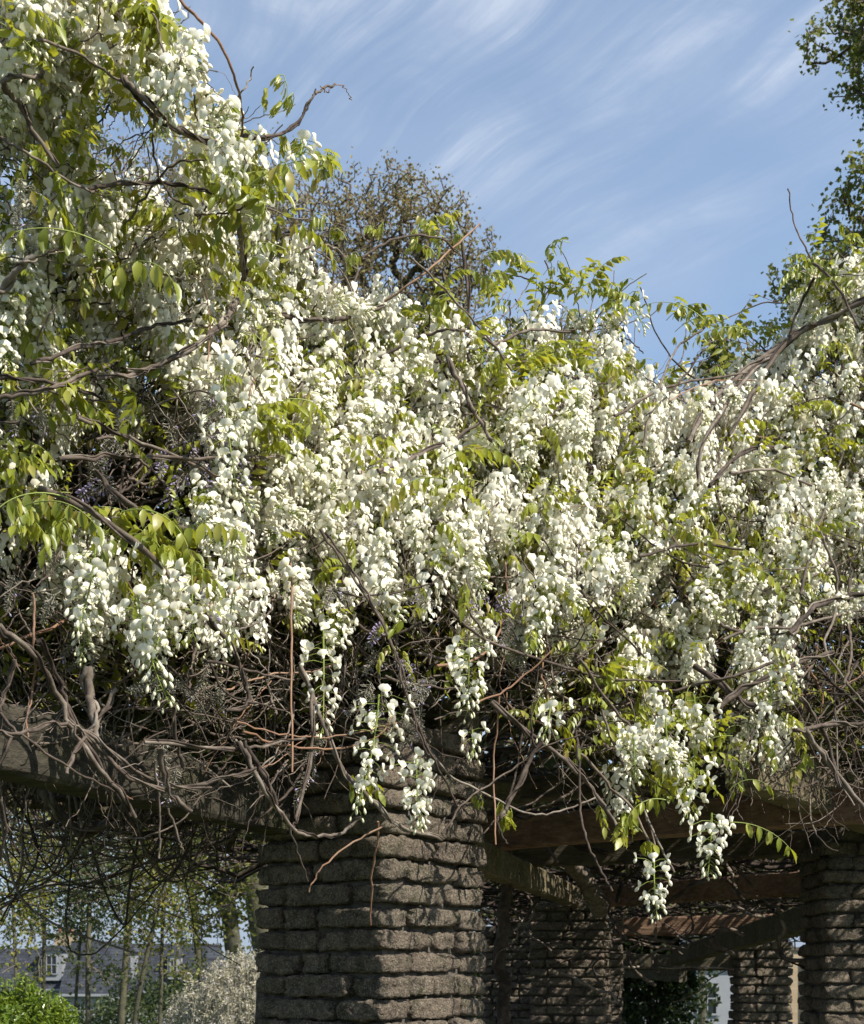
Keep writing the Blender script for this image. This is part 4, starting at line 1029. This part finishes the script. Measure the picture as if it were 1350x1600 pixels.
# stems trailing under the roof on the right, between the crossbeams
for _ in range(110):
    d = rs.uniform(6.6, 12.5); px = rs.uniform(770, 1280); py = rs.uniform(1230, 1520); a = rs.uniform(0, 6.28); P = []
    x, y = px, py
    for i in range(6): P.append(at(x, y, d + rs.gauss(0, .08))); x += math.cos(a) * 24; y += math.sin(a) * 16; a += rs.gauss(0, .5)
    P = smooth_line(P, 3); mb = MB(); tube(mb, P, rs.choice([.004, .006, .009, .014]), 4, 0, .3); mb.build('stem', M_stem, plants['R'])

# ------------------------------------------------------------------ roof of stems and leaves, extended past the walk to cast more shade
def leaf_cloud(mb, C, size, rs, asp=.5, mat=0):
    n = len(C); a = rs.normal(0, 1, (n, 3)); a /= np.linalg.norm(a, axis=1)[:, None]
    b = np.cross(a, rs.normal(0, 1, (n, 3))); b /= np.linalg.norm(b, axis=1)[:, None]
    c_ = np.cross(a, b)
    s = np.asarray(size) * rs.uniform(.7, 1.25, n); s = s[:, None]
    V = np.stack([C - a * s * .5, C + b * s * asp * .5 + c_ * s * .08, C + a * s * .5, C - b * s * asp * .5 + c_ * s * .08], 1).reshape(-1, 3)
    F = np.arange(n * 4).reshape(-1, 4); v = rs.uniform(0, 1, n)
    mb.add(V, F, mat, v)
M_litter = thin_mat('old_leaf', lambda g: g.ramp(g.var(), [(0.0, (0.05, 0.04, 0.025)), (.5, (0.08, 0.075, 0.03)), (1.0, (0.06, 0.085, 0.02))]), lambda g, c: c, .2, .7, .2)
make_dark_backing()
roof = thing('stem_thatch', (0.9, 8.5, 2.35), 'thick thatch of dead stems and leaves lying over the pergola beams, extended past them to cast shade', 'climbing plant')
mb = MB(); rr = np.random.default_rng(3); rs = random.Random(9)
for _ in range(5200):
    t = rs.uniform(0, 1); y = 4.9 + t * 15; xc = np.interp(y, [4.9, 8, 14.4, 20], [-.3, .8, 2.8, 4.3]); x = xc + rs.uniform(-2.7, 3.6)
    if x > 0 and y < 6.3: continue
    z = 2.42 + rs.random() ** 1.2 * .6 - (.03 * (y - 5))
    a = rs.uniform(0, 6.28); P = []; q = np.array([x, y, z])
    for i in range(5): P.append(q.copy()); q = q + np.array([math.cos(a) * .16, math.sin(a) * .16, rs.gauss(0, .04)]); a += rs.gauss(0, .5)
    tube(mb, P, rs.choice([.004, .007, .012, .02]), 3, 0, .3, cap=False)
mb.build('stems', M_stem, roof, kind='stuff')
n = 24000; t = rr.uniform(0, 1, n); y = 5.1 + t * 15; xc = np.interp(y, [4.9, 8, 14.4, 20], [-.3, .8, 2.8, 4.3]); x = xc + rr.uniform(-2.7, 3.6, n); y = np.where(x > 0, np.maximum(y, 6.2 + rr.uniform(0, 2, n)), y); z = 2.5 + rr.uniform(0, .7, n) - .03 * (y - 5)
mb = MB(); leaf_cloud(mb, np.stack([x, y, z], -1), .10, rr, .6); mb.build('leaves', M_litter, roof, kind='stuff')

# ------------------------------------------------------------------ trees
def simple_leaf(name, stops, trans, tw=.35):
    return thin_mat(name, lambda g: g.ramp(g.var(), stops), lambda g, c: g.mixc(.5, c, trans), tw, .5, .35)
M_brown = simple_leaf('bronze_leaf', [(0, (.13, .10, .05)), (.5, (.21, .165, .07)), (1, (.22, .21, .07))], (.34, .26, .08))
M_plane = simple_leaf('plane_leaf', [(0, (.07, .08, .025)), (.6, (.13, .145, .035)), (1, (.20, .18, .05))], (.34, .38, .06))
M_yg = simple_leaf('yellow_green_leaf', [(0, (.07, .085, .02)), (.6, (.15, .16, .03)), (1, (.24, .21, .035))], (.38, .36, .05))
M_dg = simple_leaf('dark_green_leaf', [(0, (.025, .04, .015)), (.6, (.05, .07, .022)), (1, (.08, .10, .03))], (.12, .16, .03))
def crown_tree(base, fork, r, blobs, n, seed, leafsize, per, leafmat, label, cloud, group=None, rmin=.006, asp=.7, twig=M_twig, wig=.10, dens_in=.0):
    """trunk up to a fork, then limbs and twigs that grow out, each from the nearest wood already there, into the crown's volume"""
    rs = np.random.default_rng(seed); base = np.array(base, float); fork = np.array(fork, float)
    t = thing('tree', tuple(base), label, 'tree', group)
    n0 = 10; tr = smooth_line([base, base * .6 + fork * .4 + rs.normal(0, .12, 3) * [1, 1, 0], fork], 5); N0 = len(tr)
    wts = np.array([b[6] if len(b) > 6 else 1 for b in blobs], float); wts /= wts.sum(); pts = []
    for k in rs.choice(len(blobs), n, p=wts):
        b = blobs[k]; q = rs.normal(0, 1, 3); q /= np.linalg.norm(q); q *= (dens_in + (1 - dens_in) * rs.uniform(0, 1) ** .42); q *= 1 + .18 * math.sin(q[0] * 9 + seed) * math.cos(q[2] * 8)
        pts.append(np.array(b[:3]) + q * np.array(b[3:6]))
    pts = np.array(pts); pts = pts[np.argsort(np.linalg.norm(pts - fork, axis=1))]
    nodes = list(tr); par = list(range(-1, N0 - 1)); arr = np.zeros((N0 + n * 4 + 8, 3)); arr[:N0] = tr; cnt_ = N0; tipn = []
    for p in pts:
        lo = int(N0 * .62); a = arr[lo:cnt_]; dist = np.linalg.norm(a - p, axis=1) + .12 * np.linalg.norm(a - fork, axis=1); b = lo + int(np.argmin(dist)); A = arr[b].copy(); L = np.linalg.norm(p - A); prev = b
        m = 3 if L > leafsize * 6 else 2
        bow = rs.normal(0, wig, 3) * L + np.array([0, 0, -.06 * L])
        for k in range(1, m + 1):
            f = k / m; arr[cnt_] = A + (p - A) * f + bow * math.sin(f * math.pi); par.append(prev); prev = cnt_; cnt_ += 1
        tipn.append(prev)
        if cnt_ > len(arr) - 6: break
    w = np.zeros(cnt_)
    for q in tipn: w[q] += 1
    for i in range(cnt_ - 1, 0, -1): w[par[i]] += w[i]
    rad = np.maximum(rmin, r * np.sqrt(w / max(1, w[1])) * .95)
    mb = MB(); tube(mb, tr, np.maximum(rad[:N0], r * .75) * np.linspace(1.25, 1, N0), 9, 0, .3); mb.build('trunk', M_trunk, t)
    big = MB(); sm = MB()
    for i in range(N0, cnt_):
        b = par[i]; rb = min(rad[b], rad[i] * 1.25)
        tube(big if rad[i] > max(r * .18, rmin * 2.2) else sm, [arr[b], arr[i]], [rb, rad[i]], 6 if rad[i] > r * .18 else 3, 0, .3, cap=False)
    if big.n: big.build('limbs', M_trunk, t)
    if sm.n: sm.build('twigs', twig, t, kind='stuff')
    T = arr[tipn]; Pn = arr[[par[q] for q in tipn]]
    f = rs.uniform(0, 1, (len(T), per, 1)); C = (T[:, None] * f + Pn[:, None] * (1 - f) + np.clip(rs.normal(0, cloud, (len(T), per, 3)), -2 * cloud, 2 * cloud) * (.4 + f)).reshape(-1, 3)
    mb = MB(); leaf_cloud(mb, C, leafsize, rs, asp); mb.build('crown', leafmat, t, kind='stuff', smooth=False); return t
def blob(px, py, d, rxp, ryp, w=1.0):
    c = at(px, py, d); k = d / FOC; return (c[0], c[1], c[2], rxp * k, (rxp + ryp) * .5 * k, ryp * k, w)
M_ivy_shaded = simple_leaf('shade_darkened_ivy_leaf', [(0, (.012, .02, .008)), (.6, (.025, .04, .012)), (1, (.04, .055, .015))], (.05, .07, .01))  # leaf green darkened to imitate deep shade behind the pillars
# centre tree and its neighbour to the left
crown_tree((-1.2, 31, float(ground_z(0, 31))), (-1.1, 31, 11.5), .34, [blob(600, 440, 31, 120, 130, 2.2), blob(480, 420, 30, 110, 110, 1.3), blob(700, 450, 31, 72, 70, 1), blob(560, 345, 31, 80, 85, 1.2), blob(665, 350, 31, 80, 80, 1.0), blob(620, 300, 31, 45, 55, .4), blob(440, 330, 31, 60, 60, .5), blob(745, 400, 31, 35, 45, .3)], 1350, 21, .09, 9, M_brown, 'big bronze-leaved tree with airy twigs rising behind the middle of the blossom', .13, rmin=.015, dens_in=.1)
crown_tree((-4.1, 37, float(ground_z(0, 37))), (-6.4, 37, 14.5), .34, [blob(240, 370, 37, 170, 120, 2), blob(310, 300, 36, 130, 80, 1.2), blob(160, 290, 37, 70, 90, .6), blob(400, 330, 36, 90, 100, 1.2)], 1100, 22, .085, 10, M_brown, 'sparse bronze tree whose crown shows behind the left blossom', .32, rmin=.012)
# plane tree at the right, its trunk outside the frame
crown_tree((9.2, 16.5, float(ground_z(0, 16.5))), (8.4, 16.3, 7.5), .32, [blob(1400, 30, 16, 150, 70, 1.6), blob(1430, 130, 16, 120, 60, 1), blob(1430, 340, 16, 135, 130, 3), blob(1290, 440, 16, 95, 40, .7), blob(1130, 575, 15, 60, 45, .35), blob(1560, 200, 16.5, 160, 330, 3), blob(1330, 520, 16, 120, 80, 1.0), blob(1600, -150, 17, 240, 250, 2)], 1900, 23, .065, 20, M_plane, 'green plane tree leaning in from the upper right corner', .085, rmin=.008, asp=.85)
# trees beyond the pergola at lower left
BT = [(25, 25, .05, 20, M_yg, 'thin tree with yellow-green leaves at the far left edge'), (120, 31, .06, 130, M_yg, 'slim tree in front of the left dormer'), (147, 27, .085, 140, M_dg, 'slim pale trunk rising in front of the slate roof'),
      (182, 33, .14, 205, M_dg, 'dark trunk leaning right behind the slimmer trunks'), (203, 29, .08, 250, M_yg, 'slim trunk slanting to the right above the shrubs'), (245, 30, .07, 255, M_yg, 'forked tree beside the right dormer'),
      (345, 34, .16, 300, M_dg, 'dark trunk leaning left beside the stout tree'), (60, 38, .10, 70, M_dg, 'dark green tree behind the yellow-green ones'), (400, 24, .26, 355, M_yg, 'stout brown trunk close beside the big stone pillar')]
for i, (px, d, r, fx, lm, lab) in enumerate(BT):
    x = (px - HORX) * d / FOC; f = at(fx, 1400, d)
    crown_tree((x, d, float(ground_z(x, d)) - .1), f, r * .62, [blob(fx, 1330, d, 85, 110, 2), blob(fx + 30, 1220, d, 110, 90, 1.5), blob(fx - 20, 1440, d, 80, 50, .5), blob(fx + 10, 1520, d, 60, 40, .12)], 430, 50 + i, .10, 9 if lm is M_yg else 11, lm, lab, .15, group='trees in front of the houses', rmin=.010)
# distant belt of trees closes the horizon
mb = MB(); rr = np.random.default_rng(12); C = []
for i in range(120):
    x = rr.uniform(-150, 160); y = rr.uniform(125, 170); h = rr.uniform(5, 11); c = np.array([x, y, -5.6 + h * .5]); m = 260
    q = rr.normal(0, 1, (m, 3)); q /= np.linalg.norm(q, axis=1)[:, None]; q *= rr.uniform(.55, 1, (m, 1)) ; C.append(c + q * np.array([h * .55, h * .5, h * .55]))
leaf_cloud(mb, np.concatenate(C), .9, rr, .8); mb.build('distant_wood', M_dg, kind='stuff', label='dark belt of distant trees behind the houses', category='woodland', smooth=False)

# ------------------------------------------------------------------ houses
def plain(name, col, rough=.8, bs=0, sc=8):
    m, nt = new_mat(name); g = N(nt); p = g.pos()
    c = g.mixc(g.math('MULTIPLY', g.noise(sc, 5, .6, p), .5), col, tuple(x * .6 for x in col))
    g.out(g.pbsdf(c, rough, .25, g.bump(g.noise(sc * 4, 3, .6, p), .4, .01))); return m
M_white_shaded = plain('shade_greyed_white_paint', (.26, .27, .29), .6, sc=2)  # white paint lowered to grey, standing in for tree shade on the houses
M_glass, nt = new_mat('window_glass'); g = N(nt); g.out(g.pbsdf((.02, .025, .03), .08, .5))
M_pot = plain('terracotta', (.30, .13, .07))
def slate():
    m, nt = new_mat('roof_slate'); g = N(nt); tc = g.pos()
    br = g.n('ShaderNodeTexBrick'); br.inputs['Scale'].default_value = 1.0; br.inputs['Brick Width'].default_value = .30; br.inputs['Row Height'].default_value = .20; br.inputs['Mortar Size'].default_value = .012
    mp = g.n('ShaderNodeMapping'); mp.inputs['Rotation'].default_value = (math.radians(-90), 0, 0); g.l(tc, mp.inputs[0]); g.l(mp.outputs[0], br.inputs['Vector'])
    br.inputs['Color1'].default_value = (.030, .033, .042, 1); br.inputs['Color2'].default_value = (.055, .06, .075, 1); br.inputs['Mortar'].default_value = (.02, .02, .025, 1)
    g.out(g.pbsdf(br.outputs[0], .8, .15)); return m
M_slate = slate()
M_brick, nt = new_mat('tan_brick'); g = N(nt)
br = g.n('ShaderNodeTexBrick'); br.inputs['Scale'].default_value = 1.0; br.inputs['Brick Width'].default_value = .225; br.inputs['Row Height'].default_value = .075; br.inputs['Mortar Size'].default_value = .01
mp = g.n('ShaderNodeMapping'); mp.inputs['Rotation'].default_value = (math.radians(-90), 0, 0); g.l(g.pos(), mp.inputs[0]); g.l(mp.outputs[0], br.inputs['Vector'])
br.inputs['Color1'].default_value = (.34, .24, .14, 1); br.inputs['Color2'].default_value = (.42, .31, .19, 1); br.inputs['Mortar'].default_value = (.3, .27, .22, 1); g.out(g.pbsdf(br.outputs[0], .9, .2))
def hx(px, d): return (px - HORX) * d / FOC
def prism(mb, x0, x1, yf, depth, z0, z1, inset, insx=0):
    V = [(x0, yf, z0), (x1, yf, z0), (x1, yf + depth, z0), (x0, yf + depth, z0), (x0 + insx, yf + inset, z1), (x1 - insx, yf + inset, z1), (x1 - insx, yf + depth - inset, z1), (x0 + insx, yf + depth - inset, z1)]
    mb.add(V, [(0, 1, 5, 4), (1, 2, 6, 5), (2, 3, 7, 6), (3, 0, 4, 7), (4, 5, 6, 7), (3, 2, 1, 0)])
def window(parent, xc, zc, w, h, y):
    mb = MB(); f = .09
    for a in (-1, 1): box(mb, (xc + a * (w / 2), y, zc), f, .12, h + f); 
    for b in (-1, 1): box(mb, (xc, y - .004, zc + b * h / 2), w + f, .12, f)
    box(mb, (xc, y - .01, zc), w, .07, .06); box(mb, (xc, y - .014, zc), .05, .07, h)
    fr = mb.build('window', M_white_shaded, parent, smooth=False)
    mb = MB(); box(mb, (xc, y + .03, zc), w, .02, h); o = mb.build('pane', M_glass, fr, smooth=False)
def house(px0, px1, d, yr, ye, label, dorm, wins, chim=None):
    s = d / FOC; x0, x1 = hx(px0, d), hx(px1, d); zr, ze = zz(yr, d), zz(ye, d); gz = -5.7
    t = thing('house', ((x0 + x1) / 2, d + 4, gz), label, 'house', 'houses beyond the park')
    mb = MB(); box(mb, ((x0 + x1) / 2, d + 4.2, (gz + ze) / 2), x1 - x0 - .3, 8, ze - gz); mb.build('wall', M_white_shaded, t, smooth=False)
    mb = MB(); prism(mb, x0, x1, d - .1, 8.6, ze, zr, 1.3, .5); rf = mb.build('roof', M_slate, t, smooth=False)
    mb = MB(); box(mb, ((x0 + x1) / 2, d - .16, ze - .08), x1 - x0 + .2, .2, .16); mb.build('gutter', M_white_shaded, t, smooth=False)
    for (a, b, ya, yb) in dorm:
        xa, xb = hx(a, d), hx(b, d); z1, z0 = zz(ya, d), zz(yb, d)
        mb = MB(); box(mb, ((xa + xb) / 2, d + 1.0, (z0 + z1) / 2), xb - xa, 2.2, z1 - z0); dm = mb.build('dormer', M_white_shaded, t, smooth=False)
        mb = MB(); prism(mb, xa - .2, xb + .2, d - .25, 2.4, z1, z1 + .35, .1, .35); mb.build('dormer_roof', M_slate, dm, smooth=False)
        window(t, (xa + xb) / 2, (z0 + z1) / 2 + .05, (xb - xa) * .5, (z1 - z0) * .62, d - .14)
    for (a, b, ya, yb) in wins:
        xa, xb = hx(a, d), hx(b, d); window(t, (xa + xb) / 2, (zz(ya, d) + zz(yb, d)) / 2, xb - xa, zz(ya, d) - zz(yb, d), d + .16)
    if chim:
        xc = hx(chim, d); mb = MB(); box(mb, (xc, d + 4, zr + .5), 1.5, .8, 1.3); ch = mb.build('chimney', M_brick, rf, smooth=False)
        for k in (-.45, 0, .45):
            mb = MB(); tube(mb, [(xc + k, d + 4, zr + 1.15), (xc + k, d + 4, zr + 1.6)], [.15, .12], 8); mb.build('chimney_pot', M_pot, t)
house(-140, 95, 92, 1482, 1545, 'slate-roofed house at the far left with a white dormer', [(65, 98, 1485, 1532)], [(70, 90, 1560, 1590)], 78)
house(92, 178, 86, 1470, 1553, 'dark slate mansard house between the slim trunks with white walls', [], [(118, 132, 1567, 1592), (158, 168, 1570, 1598)])
house(180, 330, 92, 1474, 1548, 'slate-roofed house with a white dormer left of the grey shrub', [(186, 212, 1488, 1530), (262, 282, 1492, 1530)], [(196, 208, 1563, 1600), (218, 228, 1563, 1600), (262, 276, 1566, 1600)])
d = 60
t = thing('house', (hx(1105, d), d + 4, -5.3), 'pale house glimpsed through the dark opening under the pergola', 'house', 'houses beyond the park')
mb = MB(); box(mb, (hx(1105, d), d + 3, -1.9), 8.0, 6, 7.0); mb.build('wall', M_white_shaded, t, smooth=False)
window(t, hx(1105, d), zz(1560, d), .9, 1.5, d - .03)
mb = MB(); prism(mb, hx(1105, d) - 4.4, hx(1105, d) + 4.4, d - .3, 6.6, 1.6, 3.6, 3.0, .2); mb.build('roof', M_slate, t, smooth=False)
d = 30
t = thing('brick_wall', (hx(1262, d), d, -2.4), 'sunlit tan brick wall in the gap beside the right pillar', 'wall')
mb = MB(); box(mb, (hx(1275, d), d, -.4), 1.7, .4, 4.6); mb.build('brickwork', M_brick, t, smooth=False)
mb = MB(); box(mb, (hx(1275, d), d, 1.94), 1.85, .5, .07); mb.build('coping', M_mortar, t, smooth=False)
mb = MB(); tube(mb, [(hx(1255, d), d - .26, -2), (hx(1255, d), d - .26, 1.8)], .05, 8); mb.build('drainpipe', M_trunk, t)

# ------------------------------------------------------------------ shrubs
def shrub(px, py, d, rx, rz, n, size, mat, label, seed, asp=.4, name='shrub'):
    rr = np.random.default_rng(seed); c = at(px, py, d); gz = float(ground_z(c[0], d)); t = thing(name, (c[0], d, gz), label, 'shrub')
    H = c[2] - gz; mb = MB(); C = []
    for i in range(26):
        az = rr.uniform(0, 6.28); e = rr.uniform(.25, 1); top = np.array([c[0] + math.cos(az) * rx * e, d + math.sin(az) * rx * e, c[2] - (e ** 2) * rz * .9 + rr.normal(0, .05)])
        P = smooth_line([(c[0], d, gz), (c[0] * .5 + top[0] * .5, d * .5 + top[1] * .5, gz + H * .45), top], 4); tube(mb, P, np.linspace(.02, .005, len(P)), 4, 0, .3)
    sh = []
    for i in range(40):
        az = rr.uniform(0, 6.28); e = rr.uniform(0, .8); b = np.array([c[0] + math.cos(az) * rx * e, d + math.sin(az) * rx * e, c[2] - rz + rz * math.sqrt(1 - e * e) * .95]); q = b + np.array([math.cos(az) * .1, math.sin(az) * .1, 1]) * rz * rr.uniform(.08, .30)
        tube(mb, [b, q], .003 + size * .03, 3, 0, .3); sh.append(b + (q - b) * rr.uniform(0, 1.1, (9, 1)) + rr.normal(0, size * .5, (9, 3)))
    mb.build('branches', M_trunk, t)
    q = rr.normal(0, 1, (n, 3)); q /= np.linalg.norm(q, axis=1)[:, None]; q[:, 2] = np.abs(q[:, 2]) * 1.0; q *= rr.uniform(.72, 1.0, (n, 1)) * (1 + .12 * np.sin(q[:, :1] * 9 + seed) * np.cos(q[:, 1:2] * 7)); C = np.array([c[0], d, c[2] - rz]) + q * np.array([rx, rx, rz])
    n2 = n // 2; Q = np.stack([rr.uniform(-1, 1, n2) * rx, rr.uniform(-1, 1, n2) * rx, -rr.uniform(0, 1, n2) * (c[2] - rz - gz)], -1); Q[:, :2] *= .9
    C = np.concatenate([C, np.array([c[0], d, c[2] - rz]) + Q] + sh)
    mb = MB(); leaf_cloud(mb, C, size, rr, asp); mb.build('foliage', mat, t, kind='stuff', smooth=False)
M_laurel = thin_mat('laurel_leaf', lambda g: g.ramp(g.var(), [(0, (.06, .10, .012)), (.6, (.13, .19, .02)), (1, (.2, .25, .03))]), lambda g, c: g.mixc(.5, c, (.3, .42, .03)), .3, .28, .5)
shrub(36, 1543, 11.0, .52, .55, 9000, .055, M_laurel, 'bright green glossy shrub at the bottom left corner', 1)
# weeping, faded lilac bush beside the pillar
M_weep = simple_leaf('faded_catkin', [(0, (.30, .28, .17)), (.6, (.42, .385, .27)), (1, (.46, .42, .42))], (.45, .42, .3), .25)
rr = np.random.default_rng(8); c = at(392, 1512, 16.0); gz = float(ground_z(c[0], 16.0))
t = thing('weeping_shrub', (c[0], 16.0, gz), 'grey-beige weeping shrub with drooping faded clusters left of the pillar base', 'shrub')
mb = MB(); tube(mb, smooth_line([(c[0], 16.0, gz), (c[0] - .05, 16.0, .8), (c[0], 16.0, 1.55)], 4), np.linspace(.05, .03, 9), 7, 0, .3); mb.build('trunk', M_trunk, t)
mb = MB(); C = []
for i in range(620):
    az = rr.uniform(0, 6.28); e = rr.uniform(0, 1) ** .6; rx = (1.0 + .25 * math.sin(az * 3) + .12 * math.sin(az * 7)) * .9 * e
    p = np.array([c[0] + math.cos(az) * rx, 16.0 + math.sin(az) * rx, c[2] + .10 - .75 * e ** 1.5 + .12 * math.sin(az * 5 + 1) * e + rr.normal(0, .07)]); ln = rr.uniform(.3, .7); o = np.array([math.cos(az), math.sin(az), 0]) * rr.uniform(.05, .12)
    P = smooth_line([p, p + o * .6 + np.array([0, 0, .04]), p + o + np.array([0, 0, -ln * .4]), p + o * 1.1 + np.array([0, 0, -ln])], 4)
    tube(mb, P, .005, 3, 0, .3, cap=False)
    m = 34; k = rr.integers(2, len(P), m); C.append(P[k] + rr.normal(0, .026, (m, 3)))
mb.build('shoots', M_fade, t, kind='stuff')
mb = MB(); leaf_cloud(mb, np.concatenate(C), .05, rr, .35); mb.build('drooping_clusters', M_weep, t, kind='stuff', smooth=False)
# trees closing the views between the pillars, plus thickets added to darken them
shrub(905, 1400, 26, 2.6, 2.2, 9000, .13, M_ivy_shaded, 'added thicket with shade painted into its leaves, seen between the big pillar and the dappled pillar', 3, .6, 'thicket')
shrub(1010, 1440, 19.5, .75, 1.0, 7000, .10, M_ivy_shaded, 'added mass of ivy with shade painted into its leaves, filling the left of the dark opening', 4, .6, 'thicket')
for i, (px, d, r, lab) in enumerate([(1085, 34, .10, 'dark tree behind the pale house glimpsed under the pergola'), (800, 30, .10, 'dark tree in the gap right of the big pillar')]):
    x = (px - HORX) * d / FOC; crown_tree((x, d, float(ground_z(x, d)) - .1), at(px + 10, 1480, d), r, [blob(px, 1400, d, 110, 120), blob(px, 1250, d, 130, 80)], 420, 80 + i, .11, 16, M_dg, lab, .25, rmin=.012)
shrub(290, 1530, 40, 4.2, 2.2, 9000, .16, M_dg, 'dark green hedge in front of the slate-roofed house', 5, .6, 'hedge')
print('clusters', cnt, 'leaves', lc, 'objects', len(bpy.data.objects))
